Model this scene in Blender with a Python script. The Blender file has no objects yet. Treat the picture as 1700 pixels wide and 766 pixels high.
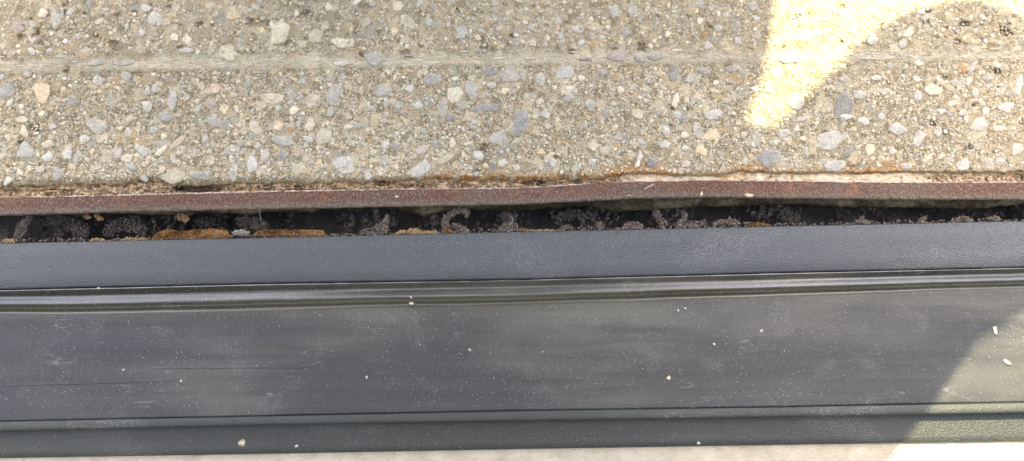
import bpy, bmesh, math, random
import numpy as np
from mathutils import Vector, Matrix

rnd = random.Random(11)
rng = np.random.default_rng(11)
S = bpy.context.scene
S.unit_settings.scale_length = 0.6          # one unit is 0.6 m: the view is about half a metre wide
COL = S.collection

# ------------------------------------------------------------------ camera
CAM = np.array((0.0, -0.13, 0.68))
TILT = math.atan2(0.13, 0.68)              # looks a little away from straight down
cam_d = bpy.data.cameras.new('camera')
cam = bpy.data.objects.new('camera', cam_d)
COL.objects.link(cam)
cam.location = CAM
cam.rotation_euler = (TILT, 0, 0)
cam_d.sensor_width = 36.0
FOC = 1402.0                               # focal length in photo pixels (photo is 1700 wide)
cam_d.lens = 36.0 * FOC / 1700.0
cam_d.clip_start = 0.02
cam_d.clip_end = 200.0
S.camera = cam

# ------------------------------------------------------------------ sky and sun
SUN_EL = math.radians(64)
SUN_AZ = math.radians(2)                   # small turn from +Y towards +X
sun_vec = Vector((math.cos(SUN_EL) * math.sin(SUN_AZ), math.cos(SUN_EL) * math.cos(SUN_AZ), math.sin(SUN_EL)))
W = bpy.data.worlds.new('World'); S.world = W; W.use_nodes = True
wt = W.node_tree; bg = wt.nodes['Background']
sky = wt.nodes.new('ShaderNodeTexSky'); sky.sky_type = 'NISHITA'; sky.sun_disc = False
sky.sun_elevation = SUN_EL; sky.sun_rotation = SUN_AZ
sky.dust_density = 2.5; sky.air_density = 0.8; sky.ozone_density = 0.6
mx = wt.nodes.new('ShaderNodeMix'); mx.data_type = 'RGBA'; mx.blend_type = 'MULTIPLY'
mx.inputs['Factor'].default_value = 1.0
mx.inputs['B'].default_value = (1.0, 0.91, 0.76, 1)       # the camera's warm white balance
wt.links.new(sky.outputs[0], mx.inputs['A']); wt.links.new(mx.outputs['Result'], bg.inputs[0])
bg.inputs[1].default_value = 0.15
sd = bpy.data.lights.new('sun', 'SUN'); sd.energy = 2.0; sd.angle = math.radians(0.53); sd.color = (1.0, 0.89, 0.54)
sun = bpy.data.objects.new('sun', sd); COL.objects.link(sun)
sun.rotation_euler = sun_vec.to_track_quat('Z', 'Y').to_euler()
S.view_settings.view_transform = 'Standard'; S.view_settings.look = 'None'
S.view_settings.gamma = 1.0; S.view_settings.use_curve_mapping = False
S.view_settings.exposure = 2.75

# ------------------------------------------------------------------ helpers
CT, ST = math.cos(TILT), math.sin(TILT)
def P(px, py, z):
    """world point seen at a photo pixel on the level z (numpy friendly)"""
    a = (np.asarray(px, float) - 850.0) / FOC
    b = (383.0 - np.asarray(py, float)) / FOC
    dx = a; dy = b * CT + ST; dz = b * ST - CT
    t = (np.asarray(z, float) - CAM[2]) / dz
    return np.stack(np.broadcast_arrays(CAM[0] + dx * t, CAM[1] + dy * t, CAM[2] + dz * t), -1)

def _h(i, j, s):
    n = (i.astype(np.int64) * 374761393 + j.astype(np.int64) * 668265263 + s * 974634777) & 0xffffffff
    n = ((n ^ (n >> 13)) * 1274126177) & 0xffffffff
    return ((n ^ (n >> 16)) & 0xffff) / 65535.0
def vn(x, y, s=0):
    x = np.asarray(x, float); y = np.asarray(y, float)
    x, y = np.broadcast_arrays(x, y)
    i = np.floor(x); j = np.floor(y); u = x - i; v = y - j
    u = u * u * (3 - 2 * u); v = v * v * (3 - 2 * v)
    return (_h(i, j, s) * (1 - u) + _h(i + 1, j, s) * u) * (1 - v) + (_h(i, j + 1, s) * (1 - u) + _h(i + 1, j + 1, s) * u) * v - 0.5
def fbm(x, y, s=0, o=4):
    r = 0; a = 1.0
    for k in range(o):
        r = r + a * vn(x * 2 ** k, y * 2 ** k, s + k); a *= 0.55
    return r
def line(*pts):
    xs = [p[0] for p in pts]; ys = [p[1] for p in pts]
    def f(px):
        px = np.asarray(px, float)
        r = np.interp(px, xs, ys)
        k = -0.013
        r = np.where(px < xs[0], ys[0] + (px - xs[0]) * k, r)
        return np.where(px > xs[-1], ys[-1] + (px - xs[-1]) * k, r)
    return f

def link(name, me, mat=None, parent=None):
    o = bpy.data.objects.new(name, me); COL.objects.link(o)
    if mat is not None and not me.materials: me.materials.append(mat)
    if parent is not None: o.parent = parent
    return o
def mesh(name, v, f, smooth=True, attrs=None):
    me = bpy.data.meshes.new(name)
    v = np.asarray(v, float)
    me.from_pydata(v.tolist(), [], [list(map(int, q)) for q in f]) if not isinstance(f, np.ndarray) else _fast(me, v, f)
    if attrs:
        for k, a in attrs.items():
            at = me.attributes.new(k, 'FLOAT', 'POINT'); at.data.foreach_set('value', np.asarray(a, np.float32).ravel())
    me.update()
    me.polygons.foreach_set('use_smooth', [smooth] * len(me.polygons))
    return me
def _fast(me, v, f):
    n, k = f.shape
    me.vertices.add(len(v)); me.vertices.foreach_set('co', v.astype(np.float32).ravel())
    me.loops.add(n * k); me.loops.foreach_set('vertex_index', f.astype(np.int32).ravel())
    me.polygons.add(n); me.polygons.foreach_set('loop_start', np.arange(0, n * k, k, dtype=np.int32))
    me.update(calc_edges=True); me.validate()
def grid_faces(r, c):
    a = np.arange(r * c).reshape(r, c)
    # rows run down the picture, columns to the right: wind so that normals face up
    return np.stack([a[:-1, :-1], a[1:, :-1], a[1:, 1:], a[:-1, 1:]], -1).reshape(-1, 4)
def tag(o, label=None, cat=None, group=None, kind=None):
    if label: o['label'] = label
    if cat: o['category'] = cat
    if group: o['group'] = group
    if kind: o['kind'] = kind
    return o
def empty(name, loc=(0, 0, 0)):
    o = bpy.data.objects.new(name, None); COL.objects.link(o); o.location = loc; o.empty_display_size = 0.02
    return o

# ------------------------------------------------------------------ materials
class NT:
    def __init__(s, name):
        s.m = bpy.data.materials.new(name); s.m.use_nodes = True
        s.t = s.m.node_tree; s.b = s.t.nodes['Principled BSDF']
        s.tc = s.t.nodes.new('ShaderNodeTexCoord')
    def n(s, typ, **kw):
        nd = s.t.nodes.new(typ)
        for k, v in kw.items(): setattr(nd, k, v)
        return nd
    def put(s, sock, v):
        if isinstance(v, bpy.types.NodeSocket): s.t.links.new(v, sock)
        elif v is not None:
            if hasattr(sock.default_value, '__len__') and not hasattr(v, '__len__'): v = (v, v, v)
            if hasattr(v, '__len__') and len(v) == 3 and len(sock.default_value) == 4: v = (*v, 1)
            sock.default_value = v
    def math(s, op, a, b=None, c=None, clamp=False):
        nd = s.n('ShaderNodeMath', operation=op, use_clamp=clamp)
        for i, v in enumerate((a, b, c)):
            if v is not None: s.put(nd.inputs[i], v)
        return nd.outputs[0]
    def vmath(s, op, a, b=None, scale=None):
        nd = s.n('ShaderNodeVectorMath', operation=op)
        s.put(nd.inputs[0], a)
        if b is not None: s.put(nd.inputs[1], b)
        if scale is not None: s.put(nd.inputs['Scale'], scale)
        return nd.outputs[0]
    def noise(s, scale, vec=None, detail=3, rough=0.55, col=False):
        nd = s.n('ShaderNodeTexNoise'); s.put(nd.inputs['Vector'], vec if vec is not None else s.tc.outputs['Object'])
        nd.inputs['Scale'].default_value = scale; nd.inputs['Detail'].default_value = detail; nd.inputs['Roughness'].default_value = rough
        return nd.outputs['Color' if col else 'Fac']
    def voro(s, scale, vec=None, feature='F1', out='Distance'):
        nd = s.n('ShaderNodeTexVoronoi', feature=feature); s.put(nd.inputs['Vector'], vec if vec is not None else s.tc.outputs['Object'])
        nd.inputs['Scale'].default_value = scale
        return nd.outputs[out]
    def scalev(s, sc, vec=None):
        return s.vmath('MULTIPLY', vec if vec is not None else s.tc.outputs['Object'], sc)
    def ramp(s, v, stops, const=False):
        nd = s.n('ShaderNodeValToRGB'); cr = nd.color_ramp
        if const: cr.interpolation = 'CONSTANT'
        while len(cr.elements) < len(stops): cr.elements.new(0.5)
        for e, (p, c) in zip(cr.elements, stops):
            e.position = p; e.color = (*c, 1) if hasattr(c, '__len__') else (c, c, c, 1)
        s.put(nd.inputs[0], v); return nd.outputs[0]
    def mix(s, f, a, b, blend='MIX'):
        nd = s.n('ShaderNodeMix', data_type='RGBA', blend_type=blend)
        s.put(nd.inputs['Factor'], f); s.put(nd.inputs['A'], a); s.put(nd.inputs['B'], b)
        return nd.outputs['Result']
    def attr(s, name):
        nd = s.n('ShaderNodeAttribute', attribute_name=name); return nd.outputs['Fac']
    def sm(s, v, a, b):
        nd = s.n('ShaderNodeMapRange', interpolation_type='SMOOTHSTEP')
        s.put(nd.inputs[0], v); nd.inputs[1].default_value = a; nd.inputs[2].default_value = b
        return nd.outputs[0]
    def bump(s, h, dist, strength=1.0):
        nd = s.n('ShaderNodeBump'); s.put(nd.inputs['Height'], h); nd.inputs['Distance'].default_value = dist
        nd.inputs['Strength'].default_value = strength
        s.t.links.new(nd.outputs[0], s.b.inputs['Normal'])
    def out(s, col, rough=0.8, spec=0.3, metal=0.0):
        s.put(s.b.inputs['Base Color'], col); s.put(s.b.inputs['Roughness'], rough)
        s.b.inputs['Specular IOR Level'].default_value = spec; s.b.inputs['Metallic'].default_value = metal
        return s.m

CHIPCOL = [(0.0, (.27, .225, .145)), (0.14, (.40, .34, .23)), (0.30, (.50, .43, .30)), (0.48, (.62, .54, .385)), (0.66, (.54, .51, .43)),
           (0.78, (.70, .63, .49)), (0.88, (.38, .37, .325)), (0.95, (.54, .40, .23))]
def aggregate(N, vec, s1, s2):
    d = N.vmath('SCALE', N.vmath('SUBTRACT', N.noise(330, vec, 3, .6, col=True), (0.5, 0.5, 0.5)), scale=0.0042)
    v = N.vmath('ADD', vec, d)
    def layer(sc, ch):
        sep = N.n('ShaderNodeSeparateColor'); N.put(sep.inputs[0], N.voro(sc, v, out='Color'))
        return sep, N.voro(sc, v, feature='DISTANCE_TO_EDGE')
    sa, ea = layer(s1 * .42, 0); sb, eb = layer(s1, 0); sc_, ec = layer(s2, 0)
    grime = N.ramp(N.noise(200, vec, 3), [(.3, (.13, .105, .06)), (.7, (.27, .22, .14))])
    small = N.mix(N.sm(ec, 0.0, 0.14), grime, N.ramp(sc_.outputs[1], CHIPCOL, True))
    mb = N.math('MULTIPLY', N.sm(sb.outputs[2], 0.46, 0.48), N.sm(eb, 0.02, 0.09))
    ma = N.math('MULTIPLY', N.math('MULTIPLY', N.sm(sa.outputs[2], 0.66, 0.68), N.sm(ea, 0.02, 0.07)), .8)
    c = N.mix(mb, small, N.ramp(sb.outputs[0], CHIPCOL, True))
    c = N.mix(ma, c, N.ramp(sa.outputs[0], CHIPCOL, True))
    h = N.math('ADD', N.math('MULTIPLY', mb, 0.5), N.math('MULTIPLY', N.sm(ec, 0, 0.3), 0.5))
    return c, h
def concrete_material():
    N = NT('exposed_concrete')
    vec = N.tc.outputs['Object']
    c, h = aggregate(N, vec, 300, 620)
    cs, hs = aggregate(N, N.scalev((0.22, 1.0, 1.0)), 330, 620)
    band = N.attr('band')
    c = N.mix(band, c, N.mix(0.55, cs, (.80, .74, .60)))
    h = N.mix(band, h, hs)
    # worn upper slab: paler mortar skin between fewer chips
    skin = N.math('MULTIPLY', N.attr('upper'), N.sm(N.noise(140, detail=4), 0.40, 0.60))
    c = N.mix(N.math('MULTIPLY', skin, 0.55), c, N.mix(N.noise(700, detail=3), (.37, .32, .225), (.53, .465, .34)))
    f = N.noise(1500, detail=4, rough=0.7)
    c = N.mix(1.0, c, N.ramp(f, [(0.30, .42), (0.5, 1.0), (0.70, 1.42)]), 'MULTIPLY')
    g = N.noise(7, detail=3)
    c = N.mix(1.0, c, N.ramp(g, [(0.3, (.84, .83, .78)), (0.7, (1.12, 1.10, 1.06))]), 'MULTIPLY')
    rustn = N.math('MULTIPLY', N.attr('rust'), N.sm(N.noise(160, detail=5), 0.34, 0.56))
    c = N.mix(rustn, c, N.ramp(N.noise(420, detail=4), [(0.3, (.17, .07, .02)), (0.5, (.42, .20, .06)), (0.7, (.62, .38, .17))]))
    c = N.mix(N.attr('edge'), c, N.ramp(N.noise(500), [(.35, (.36, .28, .14)), (.65, (.66, .56, .36))]))
    c = N.mix(1.0, c, (.97, .955, .93), 'MULTIPLY')
    N.bump(N.math('ADD', h, f), 0.0006, 0.9)
    return N.out(c, 0.88, 0.25)
def stone_material(name, c0, c1, spk, spkamt, rand=True):
    N = NT(name)
    oi = N.n('ShaderNodeObjectInfo')
    v = N.vmath('ADD', N.tc.outputs['Object'], N.vmath('SCALE', (1.3, 0.7, 0.2), scale=oi.outputs['Random']))
    c = N.mix(N.sm(N.noise(150, v, 4), 0.3, 0.7), c0, c1)
    c = N.mix(1.0, c, N.ramp(oi.outputs['Random'], [(0, .80), (1, 1.18)]), 'MULTIPLY')
    f = N.noise(1300, v, 4, 0.7)
    c = N.mix(N.math('MULTIPLY', N.sm(f, 0.52, 0.64), spkamt), c, spk)
    c = N.mix(1.0, c, N.ramp(N.noise(700, v, 4, .7), [(0.3, .62), (0.7, 1.28)]), 'MULTIPLY')
    m, _ = aggregate(N, N.tc.outputs['Object'], 300, 620)
    r = N.math('ADD', N.attr('rim'), N.math('MULTIPLY', N.math('SUBTRACT', N.noise(330, detail=5, rough=.7), 0.5), 2.3))
    r = N.math('ADD', r, N.math('MULTIPLY', N.math('POWER', N.math('FRACT', N.math('MULTIPLY', oi.outputs['Random'], 7.3)), 2.0), .40))
    c = N.mix(N.sm(r, 0.76, 1.02), c, m)
    N.bump(f, 0.0004, 0.7)
    return N.out(c, 0.75, 0.3)
def chips_material():
    N = NT('small_aggregate')
    g = N.n('ShaderNodeNewGeometry')
    c = N.ramp(g.outputs['Random Per Island'], [(0, (.48, .43, .33)), (.16, (.64, .56, .42)), (.36, (.66, .60, .48)), (.52, (.45, .44, .40)),
        (.66, (.62, .50, .33)), (.76, (.41, .38, .32)), (.88, (.34, .32, .275)), (.92, (.40, .25, .12)), (.95, (.24, .19, .13)), (.97, (.66, .63, .55))], True)
    f = N.noise(1600, detail=4, rough=0.7)
    c = N.mix(1.0, c, N.ramp(f, [(0.3, .62), (0.5, 1.0), (0.7, 1.22)]), 'MULTIPLY')
    m, _ = aggregate(N, N.tc.outputs['Object'], 300, 620)
    r = N.math('ADD', N.attr('rim'), N.math('MULTIPLY', N.math('SUBTRACT', N.noise(500, detail=4), 0.5), 1.9))
    c = N.mix(N.sm(r, 0.62, 0.95), c, m)
    N.bump(f, 0.0004, 0.7)
    return N.out(c, 0.8, 0.3)
def mortar_material():
    N = NT('crumbly_mortar')
    v = N.voro(700, out='Color'); sp = N.n('ShaderNodeSeparateColor'); N.put(sp.inputs[0], v)
    c = N.ramp(sp.outputs[0], [(0, (.24, .155, .08)), (.25, (.40, .28, .16)), (.55, (.54, .40, .245)), (.8, (.68, .55, .38))], True)
    c = N.mix(1.0, c, N.ramp(N.noise(260, detail=4), [(0.35, .55), (0.65, 1.25)]), 'MULTIPLY')
    cr = N.ramp(N.noise(500, N.scalev((0.4, 1, 1)), 4, .65), [(.3, (.50, .36, .22)), (.5, (.74, .62, .44)), (.72, (.86, .78, .62))])
    c = N.mix(N.math('MULTIPLY', N.attr('cream'), N.sm(N.noise(130, detail=4), 0.22, 0.40)), c, cr)
    ru = N.ramp(N.noise(500, detail=4), [(.3, (.20, .09, .04)), (.5, (.55, .26, .10)), (.7, (.70, .42, .22))])
    c = N.mix(N.math('MULTIPLY', N.attr('rust'), N.sm(N.noise(120, detail=4), 0.48, 0.60)), c, ru)
    N.bump(N.noise(900, detail=4, rough=.7), 0.0012, 0.9)
    return N.out(c, 0.92, 0.2)
def steel_material():
    N = NT('rusty_painted_steel')
    a = N.noise(14, N.scalev((0.5, 1, 1)), 5, .65)
    c = N.ramp(a, [(0.34, (.115, .088, .072)), (0.45, (.120, .064, .042)), (0.55, (.115, .042, .024)), (0.66, (.105, .070, .050))])
    v2 = N.scalev((1.5, 1, 1))
    g = N.noise(420, v2, 5, 0.75)
    c = N.mix(N.sm(g, 0.50, 0.62), c, (.27, .165, .11))
    c = N.mix(N.math('MULTIPLY', N.sm(N.noise(800, v2, 3), 0.57, 0.66), 0.6), c, (.44, .32, .24))
    c = N.mix(N.math('MULTIPLY', N.sm(N.noise(1000, v2, 3), 0.44, 0.36), 0.6), c, (.045, .03, .03))
    c = N.mix(N.math('MULTIPLY', N.math('MULTIPLY', N.sm(N.noise(45, detail=5), 0.55, 0.72), N.sm(N.noise(350, detail=3), .45, .6)), 0.7), c, (.40, .16, .07))
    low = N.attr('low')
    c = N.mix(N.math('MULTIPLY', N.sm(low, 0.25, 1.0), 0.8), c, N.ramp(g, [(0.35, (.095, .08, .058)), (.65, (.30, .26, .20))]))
    N.bump(N.math('ADD', g, N.noise(180, detail=3)), 0.0016, 1.0)
    return N.out(c, 0.6, 0.35)
def coat_material(name, base, peel=520, rough=0.42, spec=0.5, dust=0.35, bd=.0016):
    N = NT(name)
    v = N.tc.outputs['Object']
    p = N.noise(peel, v, 2, 0.5)
    c = N.mix(N.sm(N.noise(9, N.scalev((.4, 1, 1)), 4), .35, .65), base, tuple(x * 1.2 for x in base))
    d = N.math('MULTIPLY', N.sm(N.noise(17, N.scalev((.5, 1, 1)), 5), 0.54, 0.70), N.sm(N.noise(1000, detail=3, rough=.7), 0.50, 0.66))
    c = N.mix(N.math('MULTIPLY', d, dust), c, (.45, .44, .42))
    c = N.mix(N.math('MULTIPLY', N.sm(p, .55, .7), .22), c, (.14, .145, .15))
    c = N.mix(N.math('MULTIPLY', N.sm(p, .46, .36), .45), c, (.03, .03, .034))
    N.bump(p, bd, 1.0)
    r = N.math('ADD', rough, N.math('MULTIPLY', d, 0.3))
    return N.out(c, r, spec)
def rubber_material():
    N = NT('weathered_rubber')
    st = N.noise(95, N.scalev((.035, 1, 1)), 5, .6)
    big = N.noise(6, N.scalev((.45, 1.3, 1)), 4)
    c = N.ramp(st, [(.3, (.013, .0150, .0160)), (.7, (.034, .0365, .0385))])
    c = N.mix(N.math('MULTIPLY', N.math('MULTIPLY', N.sm(big, .45, .66), N.sm(N.noise(60, N.scalev((.08, 1, 1)), 5), .30, .60)), .8), c, (.115, .110, .090))
    c = N.mix(N.math('MULTIPLY', N.attr('olive'), .75), c, (.050, .050, .032))  # dark olive reflection painted into the colour of the bead's lower flank
    # pale scuffs and dust
    w = N.noise(40, N.vmath('ADD', N.tc.outputs['Object'], N.vmath('SCALE', N.noise(30, col=True), scale=.03)), 6, .7)
    thin = N.math('SUBTRACT', 1.0, N.sm(N.math('ABSOLUTE', N.math('SUBTRACT', w, 0.5)), 0.0, 0.010))
    patch = N.sm(N.noise(13, detail=3), .54, .66)
    c = N.mix(N.math('MULTIPLY', N.math('MULTIPLY', thin, patch), .4), c, (.25, .26, .25))
    haze = N.math('MULTIPLY', N.sm(N.noise(34, detail=5), .56, .74), N.sm(N.noise(900, detail=3), .42, .62))
    c = N.mix(N.math('MULTIPLY', haze, .22), c, (.27, .27, .26))
    s1 = N.noise(70, N.vmath('ADD', N.scalev((.16, 1.0, 1)), (3, 1, 0)), 2)
    line_ = N.math('MULTIPLY', N.math('SUBTRACT', 1.0, N.sm(N.math('ABSOLUTE', N.math('SUBTRACT', s1, 0.5)), 0.0, 0.006)), N.sm(N.noise(26, detail=3), .52, .62))
    c = N.mix(N.math('MULTIPLY', line_, .35), c, (.24, .24, .23))
    sp = N.sm(N.noise(1100, detail=1), .70, .76)
    c = N.mix(N.math('MULTIPLY', sp, .7), c, (.5, .5, .48))
    c = N.mix(N.attr('scuff'), c, N.ramp(N.noise(300, N.scalev((.15, 1, 1)), 5, .7), [(.42, (.08, .085, .09)), (.62, (.42, .41, .38))]))
    r = N.math('SUBTRACT', N.math('ADD', .36, N.math('MULTIPLY', st, .24)), N.math('MULTIPLY', N.attr('gloss'), .22))
    pass
    N.bump(N.math('ADD', N.math('MULTIPLY', st, 1.0), N.math('MULTIPLY', N.noise(1400, detail=2), .25)), 0.0005, 0.5)
    m_ = N.out(c, r, .6); N.put(N.b.inputs['Specular IOR Level'], N.math('ADD', .5, N.math('MULTIPLY', N.attr('gloss'), .5))); return m_
def paving_material():
    N = NT('beige_paving')
    c = N.ramp(N.noise(60, detail=5, rough=.65), [(.3, (.38, .335, .25)), (.6, (.50, .45, .35)), (.8, (.56, .505, .40))])
    pits = N.math('MULTIPLY', N.sm(N.noise(430, detail=3), .64, .72), .6)
    c = N.mix(pits, c, (.26, .23, .18))
    c = N.mix(N.math('MULTIPLY', N.sm(N.noise(22, detail=4), .62, .76), .5), c, (.40, .30, .20))
    N.bump(N.math('SUBTRACT', N.noise(700, detail=3), pits), 0.0008, .8)
    return N.out(c, .85, .3)
def plain(name, c0, c1, sc=300, rough=.9, bumpd=.0008, spec=.2, detail=5):
    N = NT(name)
    f = N.noise(sc, detail=detail, rough=.65)
    N.bump(f, bumpd, .9)
    return N.out(N.ramp(f, [(.3, c0), (.7, c1)]), rough, spec)

M = dict(conc=concrete_material(), chips=chips_material(), mortar=mortar_material(), steel=steel_material(),
         flange=coat_material('grey_powder_coat', (.038, .041, .046), 1050, .25, .8, .35, .0009), flange2=coat_material('dark_powder_coat', (.034, .038, .034), 950, .36, .4, .5, .0006),
         rubber=rubber_material(), paving=paving_material())
M['cream'] = stone_material('cream_stone', (.50, .43, .305), (.65, .575, .43), (.40, .32, .2), .4)
M['white'] = stone_material('pale_speckled_stone', (.42, .39, .32), (.58, .545, .455), (.22, .23, .25), .55)
M['blue'] = stone_material('blue_grey_stone', (.39, .365, .315), (.52, .485, .42), (.66, .60, .50), .5)
M['slate'] = stone_material('slate_stone', (.22, .205, .18), (.35, .33, .295), (.52, .48, .41), .55)
M['tan'] = stone_material('tan_stone', (.56, .43, .26), (.72, .60, .42), (.34, .2, .1), .35)
M['pink'] = stone_material('pinkish_stone', (.47, .39, .32), (.58, .50, .43), (.3, .25, .2), .4)
M['efflo'] = plain('chalky_lime_crust', (.26, .16, .12), (.78, .68, .58), 300)
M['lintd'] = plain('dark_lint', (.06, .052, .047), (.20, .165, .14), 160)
M['lint'] = plain('grey_lint', (.08, .068, .058), (.30, .25, .20), 260)
M['lintl'] = plain('pale_lint', (.30, .27, .24), (.62, .56, .50), 700)
def foam_material():
    N = NT('orange_foam')
    c = N.ramp(N.noise(70, detail=6, rough=.75), [(.34, (.05, .034, .02)), (.46, (.18, .088, .03)), (.57, (.35, .185, .065)), (.7, (.44, .31, .17))])
    c = N.mix(N.math('MULTIPLY', N.sm(N.noise(400, detail=3), .55, .65), .6), c, (.10, .06, .03))
    N.bump(N.noise(260, detail=5, rough=.7), .004, 1.0)
    return N.out(c, .95, .1)
M['foam'] = foam_material()
M['tanbit'] = plain('tan_debris', (.20, .12, .05), (.52, .36, .18), 600)
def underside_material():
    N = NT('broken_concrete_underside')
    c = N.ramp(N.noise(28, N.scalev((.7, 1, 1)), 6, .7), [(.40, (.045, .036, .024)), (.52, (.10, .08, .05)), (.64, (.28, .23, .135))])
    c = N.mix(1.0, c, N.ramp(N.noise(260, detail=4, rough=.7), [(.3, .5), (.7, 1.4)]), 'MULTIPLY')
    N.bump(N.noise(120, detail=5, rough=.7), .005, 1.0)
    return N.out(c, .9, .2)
M['under'] = underside_material()
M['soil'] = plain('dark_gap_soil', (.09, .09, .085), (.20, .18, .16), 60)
M['scr'] = plain('dark_scuff_mark', (.018, .018, .018), (.03, .03, .03), 300)
M['dustm'] = plain('pale_dust', (.22, .22, .21), (.50, .49, .46), 900)
M['crumbw'] = plain('white_crumb', (.42, .40, .36), (.66, .64, .59), 900)
M['crumbt'] = plain('tan_crumb', (.45, .38, .26), (.70, .62, .46), 900)
M['ground'] = plain('packed_ground', (.10, .085, .06), (.22, .19, .14), 30)

# ------------------------------------------------------------------ layout lines (photo rows of the long edges)
ridge = line((0, 122), (400, 117), (860, 110), (1290, 106), (1700, 103))
slab_e = line((0, 309), (120, 307), (215, 304), (245, 299), (290, 303), (330, 309), (380, 304), (450, 304), (560, 303), (640, 300), (700, 298), (800, 299), (900, 299),
              (1000, 297), (1030, 292), (1062, 289), (1110, 294), (1200, 292), (1225, 286), (1290, 289), (1400, 290), (1500, 288), (1700, 287))
st_top = line((0, 328), (100, 327), (220, 324), (430, 319), (640, 315), (860, 313), (960, 307), (1060, 302), (1180, 300), (1290, 301), (1500, 304), (1700, 303))
st_bot = line((0, 358), (220, 352), (430, 348), (640, 344), (860, 340), (960, 335), (1060, 330), (1180, 328), (1290, 330), (1500, 332), (1700, 332))
fl_top = line((0, 404), (430, 395), (860, 385), (1290, 376), (1700, 367))
fl_bot = line((0, 481), (430, 471), (860, 464), (1290, 453), (1700, 444))
rib_top = line((0, 700), (430, 691), (860, 682), (1290, 676), (1700, 668))
rib_bot = line((0, 716), (430, 706), (860, 699), (1290, 692), (1700, 685))
lf_bot = line((0, 761), (430, 754), (860, 746), (1290, 739), (1700, 733))

def cols(fine, a=-120, b=1820):
    far = [200, 420, 900, 1800, 3200]
    return np.array([a - k for k in far[::-1]] + list(np.arange(a, b + .1, fine)) + [b + k for k in far])

# ------------------------------------------------------------------ concrete slab
PITS = [(36, 63, 6), (63, 55, 5), (195, 26, 3.5), (190, 73, 5), (441, 40, 6.5), (511, 23, 6), (590, 57, 3), (475, 74, 5), (70, 72, 3), (255, 70, 3), (332, 40, 4),
        (112, 117, 4), (225, 22, 3), (417, 36, 4), (807, 78, 5), (1065, 78, 6), (1324, 27, 4.5), (1600, 40, 5), (1668, 52, 6), (1652, 118, 6), (1590, 70, 4),
        (941, 39, 3), (947, 86, 3.5), (675, 90, 5), (600, 92, 4), (630, 55, 3), (800, 65, 4), (850, 60, 4), (52, 212, 3), (38, 238, 5), (62, 215, 4), (1548, 205, 4),
        (800, 250, 5), (417, 247, 4), (1400, 10, 3), (1327, 46, 3), (1570, 220, 4), (1610, 245, 4), (1474, 139, 3), (1380, 17, 3.5), (1465, 42, 3.5), (1540, 38, 4),
        (1397, 70, 3), (1300, 70, 2.5), (880, 152, 3), (1118, 178, 4), (1140, 182, 3), (90, 48, 3), (110, 20, 3), (160, 60, 3), (280, 12, 3), (300, 80, 3), (420, 85, 3)]
for _ in range(90):
    PITS.append((rnd.uniform(-100, 1800), rnd.uniform(-80, 95), rnd.choice([1.4, 1.8, 2.2, 2.8])))
for _ in range(60):
    PITS.append((rnd.uniform(-100, 1800), rnd.uniform(125, 285), rnd.choice([1.4, 1.8, 2.4])))
Z_UP, Z_LOW = 0.0085, 0.004
def slab_h(px, py, pits=True):
    px = np.asarray(px, float); py = np.asarray(py, float)
    t = py - ridge(px) - 3 * fbm(px / 160, px * 0, 5)
    s = np.clip((t + 34) / 36, 0, 1)
    z = Z_UP + (Z_LOW - Z_UP) * s ** 1.7
    up = (t < -20)
    z = z + fbm(px / 14, py / 14, 1) * np.where(up, 0.0011, 0.0007) + fbm(px / 4.2, py / 4.2, 9, 2) * 0.0005
    if pits:
        d = np.zeros_like(z)
        for (a, b, r) in PITS:
            w = 2.6 * r
            mk = (np.abs(px - a) < w) & (np.abs(py - b) < w)
            if not mk.any(): continue
            dd = np.hypot((px[mk] - a) / 1.25, py[mk] - b) / r * (1 + 1.1 * vn(px[mk] / 4, py[mk] / 4, 3))
            d[mk] = np.maximum(d[mk], np.clip(1.25 - dd, 0, 1) ** 0.6 * min(1, .25 + r / 6))
        z = z - 0.0032 * d
    return z
cx = cols(2.0)
top_far = [-4600, -3000, -1600, -900, -500, -280, -170]
u = np.concatenate([np.array(top_far), np.arange(-90, 322, 2.0)])
PX, U = np.meshgrid(cx, u)
edge = slab_e(PX) + 4 * fbm(PX / 12, PX * 0, 21, 3)
fr = np.clip((U - 270) / 51, 0, 1)
PY = np.where(U > 270, 270 + (edge + 1 - 270) * fr, U)
Z = slab_h(PX, PY)
drop = np.clip((U - 306) / 15, 0, 1)
Z = Z - drop ** 1.5 * 0.0045
V = P(PX, PY, Z).reshape(-1, 3)
# last rows: a broken vertical edge
last = P(PX[-1:], edge[-1:] + 1.5, Z[-1:] * 0 - 0.030)
V = np.concatenate([V, last.reshape(-1, 3)])
t = PY - ridge(PX)
band = np.clip(1 - np.abs(t + 9) / np.where(t > -9, 10, 19), 0, 1) ** 0.8
upper = np.clip((-t - 20) / 12, 0, 1)
de = edge - PY
rust = np.interp(PX, [0, 600, 680, 720, 760, 860, 960, 1010, 1040, 1100, 1170, 1200, 1230, 1330, 1400, 1430, 1480, 1520, 1700], [0, 0, .5, .9, 1, .9, .8, 1, 1, .8, .25, .7, 1, .7, .5, 1, 1, .35, .3])
rw = np.interp(PX, [0, 700, 760, 850, 1000, 1060, 1150, 1230, 1300, 1420, 1480, 1540, 1700], [5, 8, 16, 12, 14, 24, 14, 26, 12, 12, 24, 12, 10])
rust = rust * np.clip(1.3 - de / rw, 0, 1)
edg = np.clip(1.0 - de / 6.0, 0, 1) * np.clip(1 - rust, 0, 1) * 0.6
ex = lambda a: np.concatenate([a.ravel(), a[-1]])
slab = link('concrete_slab', mesh('concrete_slab', V, grid_faces(len(u) + 1, len(cx)), True,
            dict(band=ex(band), upper=ex(upper), rust=ex(rust), edge=ex(edg))), M['conc'])
tag(slab, kind='structure')
tag(slab, 'exposed-aggregate concrete slab with a worn arris above the rusty steel edge')

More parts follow.
